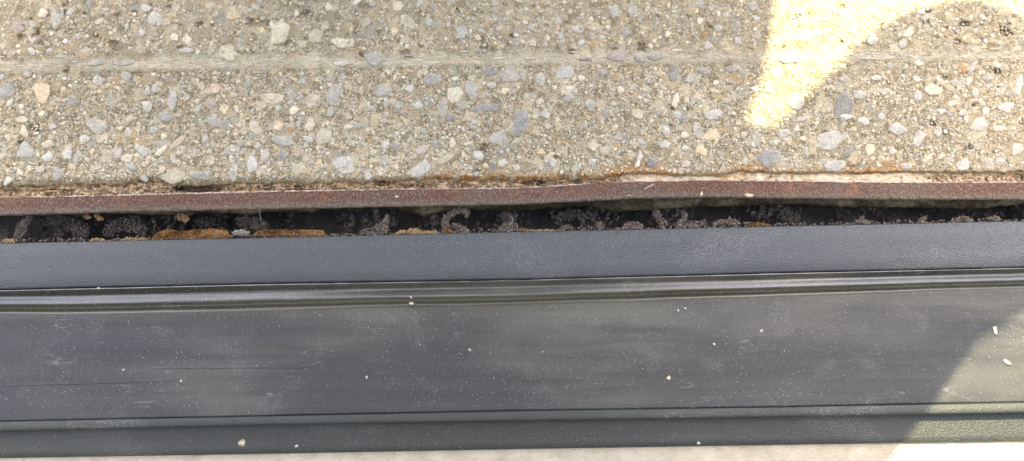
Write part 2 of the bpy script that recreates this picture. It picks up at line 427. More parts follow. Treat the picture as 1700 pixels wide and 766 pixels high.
# ---- stones set in the slab
def outline(n, w, h, rot, jag, r):
    """angular broken outline: a few corners, the corners slightly worn off, n points in all"""
    m = n if n <= 6 else int(r.integers(5, 8))
    a = (np.arange(m) + r.uniform(-.36, .36, m)) / m * 2 * math.pi + r.uniform(0, 6.28)
    rad = 1.10 + r.uniform(-jag * 1.7, jag * .8, m)
    x = np.cos(a) * rad; y = np.sin(a) * rad
    if m < n:
        X, Y = [], []
        for i in range(m):
            for (o_, k) in ((i - 1, .13), ((i + 1) % m, .13)):
                X.append(x[i] * (1 - k) + x[o_] * k + r.uniform(-.06, .06)); Y.append(y[i] * (1 - k) + y[o_] * k + r.uniform(-.06, .06))
        x, y = np.array(X), np.array(Y); g_ = 1 + r.uniform(-.07, .07, len(x)); x, y = x * g_, y * g_
    x = x * w / 2; y = y * h / 2
    c, s = math.cos(rot), math.sin(rot)
    return x * c - y * s, x * s + y * c
def stone_geo(px, py, w, h, rot, n, jag, lift):
    ox, oy = outline(n, w, h, rot, jag, rng)
    ox = ox[::-1]; oy = oy[::-1]; n = len(ox)
    zz = float(slab_h(np.array([px]), np.array([py]), False)[0])
    vs = []
    ring = lambda k, dz: P(px + ox * k, py + oy * k, slab_h(px + ox * k, py + oy * k, False) * .6 + zz * .4 + dz)
    vs = np.concatenate([ring(1.05, -0.0015), ring(1.0, lift * .25), ring(.78, lift), P(px, py, zz + lift)[None]])
    f = []
    for r_ in (0, 1):
        for i in range(n):
            j = (i + 1) % n; a = r_ * n
            f += [(a + i, a + j, a + n + j), (a + i, a + n + j, a + n + i)]
    for i in range(n): f.append((2 * n + i, 2 * n + (i + 1) % n, 3 * n))
    rim = np.concatenate([np.full(n, 1.3), np.full(n, 1.0), np.full(n, .45), [0.0]])
    return vs, f, rim
occ = np.zeros((420, 2000), bool)          # occupancy raster, offset (-120, -95)
def occupied(px, py, r):
    x0, x1, y0, y1 = int(px + 120 - r), int(px + 120 + r) + 1, int(py + 95 - r), int(py + 95 + r) + 1
    if x0 < 0 or y0 < 0 or x1 > 2000 or y1 > 420: return True
    return occ[y0:y1, x0:x1].any()
def fill(px, py, w, h):
    occ[max(0, int(py + 95 - h / 2)):int(py + 95 + h / 2) + 1, max(0, int(px + 120 - w / 2)):int(px + 120 + w / 2) + 1] = True
R = math.radians
BIG = [(95, 24, 22, 46, .05, 'white'), (380, 88, 36, 26, 0, 'cream'), (12, 150, 26, 21, 0, 'slate'), (70, 152, 27, 34, 0, 'tan'), (123, 168, 20, 18, 0, 'slate'),
 (162, 133, 23, 15, 0, 'blue'), (210, 128, 22, 16, 0, 'blue'), (245, 152, 13, 16, 0, 'white'), (286, 165, 18, 36, .1, 'blue'), (275, 195, 22, 13, 0, 'slate'),
 (372, 182, 18, 17, 0, 'tan'), (357, 147, 16, 15, 0, 'tan'), (387, 25, 20, 16, 0, 'tan'), (243, 14, 20, 14, 0, 'blue'), (148, 8, 12, 17, 0, 'slate'), (257, 32, 22, 22, 0, 'white'),
 (290, 62, 17, 15, 0, 'cream'), (30, 48, 20, 17, 0, 'pink'), (258, 147, 11, 18, 0, 'white'), (386, 158, 16, 12, 0, 'cream'), (54, 66, 14, 11, .5, 'blue'), (230, 82, 13, 15, 0, 'cream'),
 (142, 85, 22, 22, 0, 'cream'), (205, 105, 34, 9, -.1, 'white'), (160, 104, 36, 11, -.15, 'white'), (310, 84, 22, 10, 0, 'blue'), (45, 123, 12, 10, 0, 'blue'),
 (463, 55, 32, 41, .1, 'cream'), (555, 158, 30, 37, 0, 'white'), (520, 166, 27, 27, .6, 'cream'), (718, 132, 26, 20, -.3, 'slate'), (757, 157, 28, 29, 0, 'cream'), (782, 146, 20, 36, -.2, 'white'),
 (808, 180, 53, 17, -.08, 'slate'), (450, 163, 36, 18, 0, 'cream'), (735, 178, 19, 30, 0, 'white'), (633, 150, 26, 18, .1, 'white'), (680, 146, 15, 15, 0, 'white'), (848, 126, 34, 20, 0, 'pink'),
 (813, 118, 22, 15, 0, 'slate'), (570, 70, 36, 18, .2, 'cream'), (568, 106, 36, 9, 0, 'white'), (765, 55, 20, 24, .5, 'white'), (608, 36, 20, 13, 0, 'white'), (660, 10, 22, 16, 0, 'cream'),
 (524, 60, 24, 24, 0, 'cream'), (620, 96, 30, 20, 0, 'white'), (548, 187, 12, 14, 0, 'white'), (816, 142, 14, 12, 0, 'white'), (540, 42, 14, 14, 0, 'cream'), (745, 40, 10, 10, 0, 'blue'),
 (776, 13, 9, 10, 0, 'slate'), (828, 47, 14, 12, 0, 'cream'), (1020, 18, 22, 18, .4, 'blue'), (938, 120, 34, 24, -.2, 'blue'), (897, 131, 15, 22, 0, 'white'), (944, 165, 20, 14, -.4, 'white'), (868, 125, 14, 18, 0, 'pink'),
 (1118, 121, 15, 27, .2, 'slate'), (1167, 118, 22, 12, .5, 'slate'), (1145, 130, 15, 16, 0, 'blue'), (1215, 114, 22, 12, 0, 'slate'), (1122, 166, 10, 28, .15, 'cream'), (1062, 95, 18, 17, 0, 'white'),
 (1025, 92, 32, 16, 0, 'pink'), (1090, 94, 32, 14, 0, 'white'), (960, 48, 22, 14, .4, 'blue'), (1030, 150, 12, 13, 0, 'cream'), (1052, 18, 18, 14, 0, 'white'), (1075, 14, 8, 16, .4, 'cream'), (1251, 10, 18, 16, 0, 'blue'),
 (1192, 47, 16, 12, 0, 'blue'), (1040, 55, 14, 12, 0, 'slate'), (1188, 152, 18, 10, .6, 'cream'), (1060, 190, 20, 18, 0, 'cream'), (980, 175, 18, 18, 0, 'white'), (1184, 190, 26, 18, 0, 'blue'), (1125, 190, 12, 12, 0, 'blue'),
 (1323, 172, 27, 24, 0, 'slate'), (1402, 178, 32, 46, -.15, 'slate'), (1524, 160, 14, 20, 0, 'blue'), (1525, 105, 17, 12, 0, 'blue'), (1584, 136, 13, 11, 0, 'blue'), (1692, 142, 12, 34, .3, 'blue'),
 (1477, 110, 14, 12, 0, 'blue'), (1427, 158, 20, 14, .3, 'white'), (1550, 150, 26, 18, 0, 'cream'), (1463, 193, 14, 12, 0, 'blue'), (1402, 132, 20, 10, 0, 'blue'), (1615, 112, 10, 24, .5, 'blue'), (1670, 178, 26, 22, 0, 'white'),
 (1456, 130, 16, 9, 0, 'white'), (1640, 130, 16, 11, 0, 'blue'), (1562, 185, 14, 12, 0, 'blue'), (163, 210, 34, 34, 0, 'white'), (43, 251, 26, 27, 0, 'white'), (80, 260, 19, 16, 0, 'white'), (112, 255, 16, 22, 0, 'blue'),
 (96, 290, 20, 26, .2, 'white'), (235, 248, 25, 16, .5, 'white'), (297, 236, 34, 10, -.7, 'tan'), (334, 291, 37, 18, 0, 'slate'), (388, 290, 18, 22, .1, 'blue'), (290, 292, 34, 24, 0, 'cream'),
 (419, 273, 20, 30, 0, 'white'), (355, 202, 26, 16, .2, 'blue'), (13, 300, 12, 20, .5, 'white'), (40, 218, 18, 18, .4, 'cream'), (141, 231, 20, 13, 0, 'white'), (120, 277, 14, 10, .5, 'tan'), (82, 241, 24, 13, 0, 'cream'),
 (213, 220, 13, 16, 0, 'white'), (425, 215, 27, 14, .6, 'cream'), (87, 210, 14, 12, 0, 'blue'), (37, 199, 20, 13, 0, 'cream'), (268, 250, 28, 9, -.8, 'cream'), (240, 297, 14, 10, .4, 'white'), (217, 277, 22, 11, .3, 'blue'),
 (193, 255, 20, 20, .3, 'pink'), (212, 263, 20, 12, 0, 'cream'), (270, 282, 12, 12, .4, 'cream'), (339, 229, 12, 14, 0, 'white'), (280, 268, 9, 10, 0, 'slate'), (272, 226, 10, 10, 0, 'cream'), (265, 239, 12, 11, 0, 'white'),
 (463, 208, 18, 17, 0, 'tan'), (470, 235, 36, 16, 0, 'white'), (469, 258, 16, 15, 0, 'slate'), (571, 273, 38, 34, .1, 'white'), (696, 281, 44, 26, -.6, 'white'), (741, 265, 32, 15, -.5, 'cream'), (818, 277, 10, 19, .2, 'slate'),
 (828, 230, 34, 22, -.4, 'white'), (863, 204, 36, 46, .7, 'slate'), (537, 228, 22, 26, .8, 'cream'), (640, 239, 18, 14, 0, 'blue'), (795, 258, 20, 14, 0, 'blue'), (745, 196, 18, 14, 0, 'slate'), (658, 245, 18, 18, 0, 'slate'),
 (620, 253, 16, 11, .5, 'cream'), (516, 207, 18, 20, .3, 'cream'), (507, 265, 13, 12, .5, 'cream'), (595, 209, 14, 12, 0, 'white'), (700, 250, 24, 12, -.4, 'pink'), (835, 270, 16, 14, 0, 'white'), (612, 292, 16, 13, .5, 'white'),
 (918, 270, 14, 14, .5, 'blue'), (1105, 241, 24, 17, 0, 'white'), (1180, 225, 26, 20, 0, 'tan'), (1277, 262, 34, 28, 0, 'slate'), (985, 242, 20, 18, 0, 'cream'), (983, 268, 13, 12, 0, 'blue'), (1082, 270, 16, 15, 0, 'slate'),
 (1166, 252, 24, 12, .9, 'tan'), (1025, 230, 14, 13, 0, 'blue'), (1135, 197, 16, 12, 0, 'slate'), (1376, 232, 50, 36, 0, 'white'), (1384, 275, 38, 22, 0, 'blue'), (1490, 216, 36, 20, 0, 'blue'), (1524, 232, 18, 26, .4, 'blue'),
 (1556, 220, 14, 18, 0, 'blue'), (1624, 208, 25, 27, 0, 'blue'), (1690, 248, 26, 18, 0, 'white'), (1600, 274, 26, 18, 0, 'blue'), (1303, 221, 22, 14, .2, 'blue'), (1483, 252, 14, 12, 0, 'blue'), (1408, 252, 22, 10, -.8, 'slate'),
 (1505, 276, 18, 12, 0, 'blue'), (1436, 202, 20, 14, .5, 'white'), (1577, 190, 12, 10, 0, 'slate'), (1330, 198, 18, 9, 0, 'white'), (1540, 263, 22, 9, -.6, 'cream'), (1660, 214, 22, 9, 0, 'tan'), (1405, 194, 20, 10, 0, 'blue'),
 (1310, 100, 34, 12, 0, 'white'), (1340, 60, 24, 16, 0, 'white'), (1290, 120, 20, 16, 0, 'white'), (905, 190, 14, 12, 0, 'white'), (1660, 268, 16, 12, 0, 'blue'), (1000, 120, 14, 12, 0, 'slate'), (965, 130, 12, 10, 0, 'cream')]
for b in BIG: fill(b[0], b[1], b[2] + 3, b[3] + 3)
kinds = ['cream'] * 7 + ['white'] * 6 + ['blue'] * 3 + ['slate'] * 1 + ['tan'] * 2 + ['pink'] * 2
tries = 0
while len(BIG) < 300 and tries < 20000:
    tries += 1
    px, py = rnd.uniform(-20, 1720), rnd.uniform(-5, 285)
    tt = py - float(ridge(px))
    w = rnd.uniform(10, 17); h = w * rnd.uniform(.6, 1.0)
    if -30 < tt < 5: w *= 1.6; h *= .45
    if py + h / 2 > float(slab_e(px)) - 6 or occupied(px, py, w * .5): continue
    kd = rnd.choice(kinds if px < 1250 else kinds + ['blue'] * 5)
    BIG.append((px, py, w, h, 0 if -30 < tt < 5 else rnd.uniform(-1.5, 1.5), kd)); fill(px, py, w + 1, h + 1)
for (px, py, w, h, rot, kd) in BIG:
    up = py < float(ridge(px)) - 20
    vs, f, rim = stone_geo(px, py, w * 1.16, h * 1.16, rot, 11 if w > 20 else 9, .16, 0.0005 if not up else 0.0003)
    c = vs.mean(0)
    o = link('stone', mesh('stone', vs - c, f, True, dict(rim=rim)), M[kd], slab)
    o.location = c
# small aggregate, far too many to count
vv, ff, rr, base = [], [], [], 0
for _ in range(30000):
    px, py = rnd.uniform(-110, 1810), rnd.uniform(-85, 300)
    tt = py - float(ridge(px))
    if tt < -20 and rnd.random() < .45: continue
    w = min(15, 2.8 + rnd.expovariate(1 / 3.4)); h = w * rnd.uniform(.45, 1.0)
    if -30 < tt < 4: w *= 2.0; h *= .4
    if py + h > float(slab_e(px)) - 2 or occupied(px, py, w * .42): continue
    vs, f, rim = stone_geo(px, py, w, h, 0 if -30 < tt < 4 else rnd.uniform(-1.5, 1.5), 6, .28, rnd.uniform(.0002, .0005))
    vv.append(vs); rr.append(rim); ff.append(np.array(f) + base); base += len(vs); fill(px, py, w * .7, h * .7)
o = link('small_aggregate', mesh('small_aggregate', np.concatenate(vv), np.concatenate(ff), True, dict(rim=np.concatenate(rr))), M['chips'], slab)
tag(o, kind='stuff')

# ------------------------------------------------------------------ crumbling mortar bed between slab and steel
cx = cols(2.2, -120, 1820)
vr = np.linspace(0, 1, 26)
PX, Vv = np.meshgrid(cx, vr)
y0 = slab_e(PX) - 7; y1 = st_top(PX) + 5
PY = y0 + (y1 - y0) * Vv
cream = np.interp(PX, [0, 1010, 1045, 1100, 1240, 1290, 1500, 1560, 1640, 1700], [0, 0, .8, 1, 1, 1, 1, .55, .35, .3])
zc = np.interp(PX, [0, 1000, 1060, 1480, 1600, 1700], [-.0020, -.0018, .0002, .0002, -.0008, -.0008])
Z = zc + fbm(PX / 9, PY / 5, 31, 4) * 0.0034 * (1 - .55 * cream)
for (a, b, wx, wy, dp) in [(335, 314, 36, 6, .016), (300, 314, 12, 4, .01), (636, 305, 12, 4, .010), (500, 312, 16, 4, .007), (20, 318, 14, 3, .005), (90, 317, 24, 2.5, .005),
                           (690, 310, 26, 4, .005), (885, 304, 16, 4, .007), (900, 307, 6, 4, .009), (960, 303, 6, 3, .006), (1560, 295, 12, 4, .004), (1690, 294, 8, 5, .006), (440, 312, 14, 4, .006), (760, 309, 20, 4, .004)]:
    d = np.hypot((PX - a) / wx, (PY - b) / wy) + .35 * fbm(PX / 7, PY / 5, 77, 3)
    Z = Z - dp * np.clip(1.35 - d, 0, 1)
rust2 = np.interp(PX, [0, 560, 580, 600, 1040, 1060, 1080, 1180, 1230, 1290, 1300, 1500, 1700], [.15, .2, .6, .2, .5, 1, .5, .7, .8, .7, .3, .2, .4])
mor = link('mortar_bed', mesh('mortar_bed', P(PX, PY, Z).reshape(-1, 3), grid_faces(len(vr), len(cx)), True, dict(cream=cream, rust=rust2)), M['mortar'])
tag(mor, 'crumbling brown and cream mortar strip packed between slab and rusty steel bar', kind='structure')

def granule(c, r, jag=.35, spin=True):
    """one small irregular lump: 12 verts, 20 faces"""
    g = (1 + 5 ** .5) / 2
    b = np.array([(-1, g, 0), (1, g, 0), (-1, -g, 0), (1, -g, 0), (0, -1, g), (0, 1, g), (0, -1, -g), (0, 1, -g), (g, 0, -1), (g, 0, 1), (-g, 0, -1), (-g, 0, 1)]) / 1.9
    b = b * rng.uniform(1 - jag, 1 + jag, (12, 1)) * (np.asarray(r) * np.ones(3))
    a = rng.uniform(0, 6.28, 3) * (1 if spin else 0)
    Rm = np.array((Matrix.Rotation(a[0], 3, 'X') @ Matrix.Rotation(a[1], 3, 'Y') @ Matrix.Rotation(a[2], 3, 'Z')))
    return b @ Rm.T + c
ICO = np.array([(0, 11, 5), (0, 5, 1), (0, 1, 7), (0, 7, 10), (0, 10, 11), (1, 5, 9), (5, 11, 4), (11, 10, 2), (10, 7, 6), (7, 1, 8), (3, 9, 4), (3, 4, 2), (3, 2, 6), (3, 6, 8), (3, 8, 9), (4, 9, 5), (2, 4, 11), (6, 2, 10), (8, 6, 7), (9, 8, 1)])
class Pack:
    def __init__(s): s.v = []; s.f = []; s.n = 0
    def add(s, v, f=ICO): s.v.append(v); s.f.append(np.asarray(f) + s.n); s.n += len(v)
    def fibre(s, p, d, r=.00012, seg=4):
        p = np.array(p, float); pts = [p.copy()]
        for _ in range(seg):
            d = d + rng.normal(0, .35, 3) * np.linalg.norm(d); pts.append(pts[-1] + d)
        vs, f = [], []
        for i, q in enumerate(pts):
            for k in range(3):
                a = k * 2.094; vs.append(q + np.array((math.cos(a) * r, math.sin(a) * r, math.sin(a + 1) * r)))
            if i:
                for k in range(3):
                    a, b = (i - 1) * 3 + k, (i - 1) * 3 + (k + 1) % 3
                    f += [(a, b, b + 3), (a, b + 3, a + 3)]
        s.add(np.array(vs), f)
    def mesh(s, name, smooth=False): return mesh(name, np.concatenate(s.v), np.concatenate(s.f), smooth)
# loose grains lying in the mortar joint (countless)
pk = Pack()
for _ in range(1500):
    px = rnd.uniform(-60, 1760); k = rnd.random()
    a, b = float(slab_e(px)), float(st_top(px)); py = a + (b - a) * (.1 + .85 * k)
    if 300 < px < 372 and 308 < py < 320: continue
    if 1030 < px < 1540 and rnd.random() < .9: continue
    r = rnd.choice([.0004, .0006, .0008, .0012])
    pk.add(granule(P(px, py, float(np.interp(px, [1000, 1060], [-.0028, 0])) + rnd.uniform(-.001, .0008)), r))
tag(link('mortar_grains', pk.mesh('mortar_grains'), M['mortar'], mor), kind='stuff')
for (px, py, w, h, lab) in [(565, 311, 9, 6, 0), (511, 313, 4, 4, 0), (395, 312, 6, 4, 0), (485, 312, 5, 4, 0), (612, 309, 6, 5, 0), (98, 324, 5, 2.5, 0)]:
    o = link('mortar_lump', mesh('mortar_lump', granule(np.zeros(3), (w / 1800, h / 1800, .002)), ICO.tolist(), True), M['tanbit'], mor)
    o.location = P(px, py, -.0005)
o = link('wood_splinter', mesh('wood_splinter', granule(np.zeros(3), (.0105, .0014, .001), .2, False), ICO.tolist(), True), M['tanbit'], mor); o.location = P(88, 318, -.001)

# ------------------------------------------------------------------ steel edge bar
def loft(name, rows, mat, px=None, parent=None, attrs=None, jit=0, smooth=True):
    """rows: list of (row function(px) -> photo row, z function(px) or number)"""
    px = cols(6) if px is None else px
    vs = []
    for (fy, fz) in rows:
        z = fz(px) if callable(fz) else np.full(len(px), float(fz))
        vs.append(P(px, fy(px), z))
    V = np.concatenate(vs)
    at = None
    if attrs: at = {k: np.repeat(a, len(px)) for k, a in attrs.items()}
    return link(name, mesh(name, V, grid_faces(len(rows), len(px)), smooth, at), mat, parent)
wob = lambda px: 1.1 * fbm(np.asarray(px) / 14, np.asarray(px) * 0, 51, 3)
wob2 = lambda px: 1.0 * fbm(np.asarray(px) / 9, np.asarray(px) * 0, 52, 3)
zs = lambda px: .0022 + .0005 * fbm(np.asarray(px) / 120, np.asarray(px) * 0, 8, 2)
bar = empty('steel_edge_bar', P(850, 330, 0))
tag(bar, 'rusty reddish brown steel bar edging the concrete slab above the dark gap', 'steel bar')
def child_keep(o, par):
    o.parent = par; o.matrix_parent_inverse = Matrix.Translation(-Vector(par.location)); return o
off = lambda f, d, w=None: (lambda px: f(px) + d + (w(px) if w else 0))
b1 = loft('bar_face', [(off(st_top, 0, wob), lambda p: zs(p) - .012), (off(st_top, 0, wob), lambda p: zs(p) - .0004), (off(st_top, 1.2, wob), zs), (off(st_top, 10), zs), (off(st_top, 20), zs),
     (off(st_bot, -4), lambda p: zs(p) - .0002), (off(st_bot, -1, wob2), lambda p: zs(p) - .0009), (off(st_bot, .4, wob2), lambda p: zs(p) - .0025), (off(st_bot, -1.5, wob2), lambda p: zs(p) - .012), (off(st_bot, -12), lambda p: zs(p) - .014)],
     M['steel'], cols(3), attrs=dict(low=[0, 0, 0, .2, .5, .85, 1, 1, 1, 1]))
child_keep(b1, bar)
# chalky white line along the top arris, broken in places
pk = Pack()
px = -100.0
while px < 1800:
    if not (975 < px < 1235):
        wdt = rnd.uniform(1.5, 6); th = max(.35, rnd.gauss(1.0, .5) + 1.0 * float(fbm(px / 25, 0, 222))) * (1.4 if 150 < px < 420 or 1290 < px < 1500 else 1)
        if rnd.random() < .93: pk.add(granule(P(px, float(st_top(px)) - .2 + rnd.uniform(-.5, .5), float(zs(px)) - .0002), (wdt / 1900, th / 2600, .0006), .25, False))
        px += wdt * .75
    else: px += 5
tag(child_keep(link('lime_crust', pk.mesh('lime_crust', True), M['efflo']), bar), kind='stuff')
bits = []
for (px, py, w, h, mt, lab) in [(1078, 310, 16, 3.5, 'efflo', 'pale splinter of lime lying diagonally on the steel bar'), (1243, 324, 12, 7, 'crumbt', 'lumpy pale crumb stuck on the lower half of the steel bar'),
        (1164, 323, 4, 7, 'crumbt', 'narrow upright crumb near the steel bar\'s lower edge, left of the lumpy crumb'), (660, 327, 6, 4, 'crumbw', 'small white crumb on the steel bar above the spiky lint tuft'), (1044, 325, 5, 2, 'crumbw', 'tiny flat white flake on the steel bar, left of the pale splinter')]:
    v = granule(np.zeros(3), (w / 3000, h / 3000, .0007), .55, False)
    if w == 16: v = granule(np.zeros(3), (.0045, .0007, .0005), .1) ; 
    o = link('crumb' if w != 16 else 'lime_splinter', mesh('crumb', v, ICO.tolist(), True), M[mt]); o.location = P(px, py, .0028)
    if w == 16:
        me = o.data; L = .0042
        me.clear_geometry(); v = np.array([(-L, -.0007, 0), (-L, .0005, 0), (L, .0008, 0), (L * .9, -.0006, 0), (-L * .8, -.0003, .0009), (-L * .8, .0002, .0009), (L * .8, .0004, .001), (L * .8, -.0003, .001)])
        me.from_pydata(v.tolist(), [], [(4, 7, 6, 5), (0, 3, 7, 4), (1, 5, 6, 2), (0, 4, 5, 1), (3, 2, 6, 7)]); o.rotation_euler[2] = R(28)
    tag(o, lab, 'crumb' if w != 16 else 'splinter')

# ------------------------------------------------------------------ broken concrete below the steel, gap walls and bottom
under = line((0, 0), (110, 1), (140, 6), (150, 2), (165, 7), (180, 2), (240, 3), (262, 6), (290, 6), (308, 16), (322, 6), (345, 4), (380, 5), (405, 9), (440, 4), (480, 4), (520, 6), (530, 2), (560, 1), (650, 1),
             (672, 8), (705, 17), (735, 8), (770, 5), (810, 8), (850, 11), (868, 8), (900, 7), (980, 8), (1000, 14), (1030, 20), (1060, 18), (1100, 18), (1150, 14), (1190, 15), (1235, 12), (1290, 9), (1380, 10), (1420, 13), (1435, 12), (1500, 12), (1560, 14), (1600, 14), (1640, 13), (1660, 9), (1700, 7))
und = lambda p: np.clip(np.where((np.asarray(p) < 0) | (np.asarray(p) > 1700), 5, under(np.clip(p, 0, 1700))), 0, 30)
rag = lambda px: 2.2 * fbm(np.asarray(px) / 9, np.asarray(px) * 0, 61, 4) + 1.0 * fbm(np.asarray(px) / 3, np.asarray(px) * 0, 62, 2)
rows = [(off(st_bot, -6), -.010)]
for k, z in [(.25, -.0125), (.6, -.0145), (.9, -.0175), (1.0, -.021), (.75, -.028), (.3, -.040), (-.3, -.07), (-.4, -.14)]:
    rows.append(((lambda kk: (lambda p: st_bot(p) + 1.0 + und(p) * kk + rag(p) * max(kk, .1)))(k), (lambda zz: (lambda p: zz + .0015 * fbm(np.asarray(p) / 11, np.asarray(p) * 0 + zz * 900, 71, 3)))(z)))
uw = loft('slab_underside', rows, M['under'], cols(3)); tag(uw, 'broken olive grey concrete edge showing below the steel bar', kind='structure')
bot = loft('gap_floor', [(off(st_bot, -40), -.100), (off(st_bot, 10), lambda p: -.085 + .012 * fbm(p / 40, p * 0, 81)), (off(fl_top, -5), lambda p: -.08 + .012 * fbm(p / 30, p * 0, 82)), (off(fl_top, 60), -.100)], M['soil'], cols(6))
tag(bot, kind='structure')

# ------------------------------------------------------------------ expansion joint profile (one thing, several parts)
jt = empty('expansion_joint_profile', P(850, 560, -.01))
tag(jt, 'dark grey metal expansion joint profile with black rubber insert along the gap', 'joint profile')
w3 = lambda p: .35 * fbm(np.asarray(p) / 60, np.asarray(p) * 0, 91, 2)
uf = loft('upper_flange', [(off(fl_top, 3), -.09), (off(fl_top, 0), -.006), (off(fl_top, .2), -.0009), (off(fl_top, 1.6), 0.0), (off(fl_top, 25), .0002), (off(fl_bot, -25), .0002), (off(fl_bot, -3.5), 0.0), (off(fl_bot, -1.0, w3), -.0007), (off(fl_bot, .3, w3), -.0022), (off(fl_bot, .3, w3), -.012)], M['flange'])
child_keep(uf, jt)
# rubber insert: raised bead then flat membrane
bead = line((0, 44), (300, 47), (860, 44), (1290, 40), (1700, 36))
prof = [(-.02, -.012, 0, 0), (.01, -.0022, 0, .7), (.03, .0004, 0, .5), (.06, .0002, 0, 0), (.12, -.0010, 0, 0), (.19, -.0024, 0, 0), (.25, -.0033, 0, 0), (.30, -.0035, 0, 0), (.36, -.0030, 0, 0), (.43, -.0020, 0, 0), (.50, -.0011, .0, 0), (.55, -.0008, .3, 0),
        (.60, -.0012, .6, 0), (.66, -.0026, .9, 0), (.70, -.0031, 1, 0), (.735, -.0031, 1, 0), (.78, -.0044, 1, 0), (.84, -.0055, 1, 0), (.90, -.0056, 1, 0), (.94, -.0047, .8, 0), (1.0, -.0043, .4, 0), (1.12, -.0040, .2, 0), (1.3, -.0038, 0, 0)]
rows = []; ol = []; sc = []
for (k, z, o_, s_) in prof:
    rows.append(((lambda kk: (lambda p: fl_bot(p) + .6 + bead(np.clip(p, 0, 1700)) * kk + (2.2 * kk * fbm(np.asarray(p) / 210, np.asarray(p) * 0, 93, 2) + .5 * fbm(np.asarray(p) / 55, np.asarray(p) * 0 + kk * 1.5, 96, 2)) * (kk > .04)))(k),
                 (lambda zz, kk: (lambda p: zz + .0005 * fbm(np.asarray(p) / 140, np.asarray(p) * 0 + kk * 2, 94, 2)))(z, k)))
    ol.append(o_); sc.append(s_)
for k in (.15, .3, .45, .6, .75, .9, .98, 1.0, 1.0):
    rows.append(((lambda kk: (lambda p: (fl_bot(p) + bead(np.clip(p, 0, 1700)) * 1.3) * (1 - kk) + (rib_top(p) + .1) * kk))(k), (lambda kk: (lambda p: -.0038 + .0009 * math.sin(kk * 6) * fbm(np.asarray(p) / 260, np.asarray(p) * 0 + kk * 3, 95, 2)))(k)))
    ol.append(0); sc.append(0)
rows[-1] = (rows[-1][0], -.012)
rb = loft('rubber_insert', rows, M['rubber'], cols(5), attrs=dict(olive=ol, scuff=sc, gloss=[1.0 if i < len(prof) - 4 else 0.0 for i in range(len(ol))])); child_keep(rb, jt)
rib = loft('retaining_rib', [(off(rib_top, .5), -.012), (off(rib_top, .3), -.0026), (off(rib_top, 1.0), -.0012), (off(rib_top, 2.4), -.0006), (off(rib_bot, -3), -.0006), (off(rib_bot, -1.0), -.0009), (off(rib_bot, .2), -.0022), (off(rib_bot, -1.2), -.0150), (off(rib_bot, -4), -.0160)], M['flange2'], cols(10))
child_keep(rib, jt)
lf = loft('lower_flange', [(off(rib_bot, -6), -.0140), (off(rib_bot, 4), -.0140), (off(lf_bot, -12), -.0140), (off(lf_bot, -2.5), -.0141), (off(lf_bot, -.8), -.0148), (off(lf_bot, 0), -.0165), (off(lf_bot, -.5), -.024)], M['flange2'], cols(10))
child_keep(lf, jt)

for (x0, y0_, x1, y1_, wd) in [(258, 612, 570, 611, .45), (0, 642, 300, 633, .35)]:
    q = np.linspace(0, 1, 24); xx = x0 + (x1 - x0) * q; yy = y0_ + (y1_ - y0_) * q + .5 * fbm(xx / 30, q * 0, 101); ww = wd * np.sin(np.pi * (q * .9 + .05)) ** .4
    sv = np.concatenate([P(xx, yy - ww * .7, -.0036), P(xx, yy, -.0034), P(xx, yy + ww * .7, -.0036)])
    child_keep(link('rubber_scratch', mesh('rubber_scratch', sv, grid_faces(3, 24), True), M['scr']), jt)

# ------------------------------------------------------------------ paving below
cx = cols(4)
u = np.concatenate([np.arange(0, 70, 3.0), [90, 160, 300, 700, 1500, 4000, 12000]])
PX, U = np.meshgrid(cx, u)
PY = lf_bot(PX) - 4 + U
Z = -.0185 + fbm(PX / 20, PY / 20, 41) * .0006
pav = link('paving', mesh('paving', P(PX, PY, Z).reshape(-1, 3), grid_faces(len(u), len(cx)), True), M['paving'])
tag(pav, 'pale beige paving along the lower edge of the joint profile', kind='structure')
g = 60.0
gr = link('ground', mesh('ground', [(-g, -g, -.16), (g, -g, -.16), (g, g, -.16), (-g, g, -.16)], [(0, 1, 2, 3)], False), M['ground']); tag(gr, kind='structure')

# wall added out of view, so the glossy rubber bead mirrors something dark
M['plaster'] = plain('olive_brown_render', (.050, .048, .038), (.09, .086, .066), 6, .9, .004)
M['plinth'] = plain('grey_plinth', (.08, .08, .075), (.14, .135, .125), 9, .9, .004)
def box_mesh(name, x0, x1, y0, y1, z0, z1, bev=.02):
    bm = bmesh.new(); bmesh.ops.create_cube(bm, size=1)
    for v in bm.verts: v.co = Vector(((x0 + x1) / 2 + v.co.x * (x1 - x0), (y0 + y1) / 2 + v.co.y * (y1 - y0), (z0 + z1) / 2 + v.co.z * (z1 - z0)))
    bmesh.ops.bevel(bm, geom=bm.edges[:], offset=bev, segments=1, affect='EDGES')
    me = bpy.data.meshes.new(name); bm.to_mesh(me); bm.free(); return me
wl = empty('added_wall', (0, -2.6, -.16)); tag(wl, 'added unseen olive brown wall with grey plinth and coping, mirrored in the rubber bead', 'wall')
for nm, b_, m_ in [('wall_body', (-6, 6, -2.9, -2.6, .2, 4.2), 'plaster'), ('plinth', (-6.02, 6.02, -2.93, -2.56, -.159, .197), 'plinth'), ('coping', (-6.05, 6.05, -2.98, -2.52, 4.203, 4.35), 'plinth')]:
    child_keep(link(nm, box_mesh(nm, *b_), M[m_]), wl)

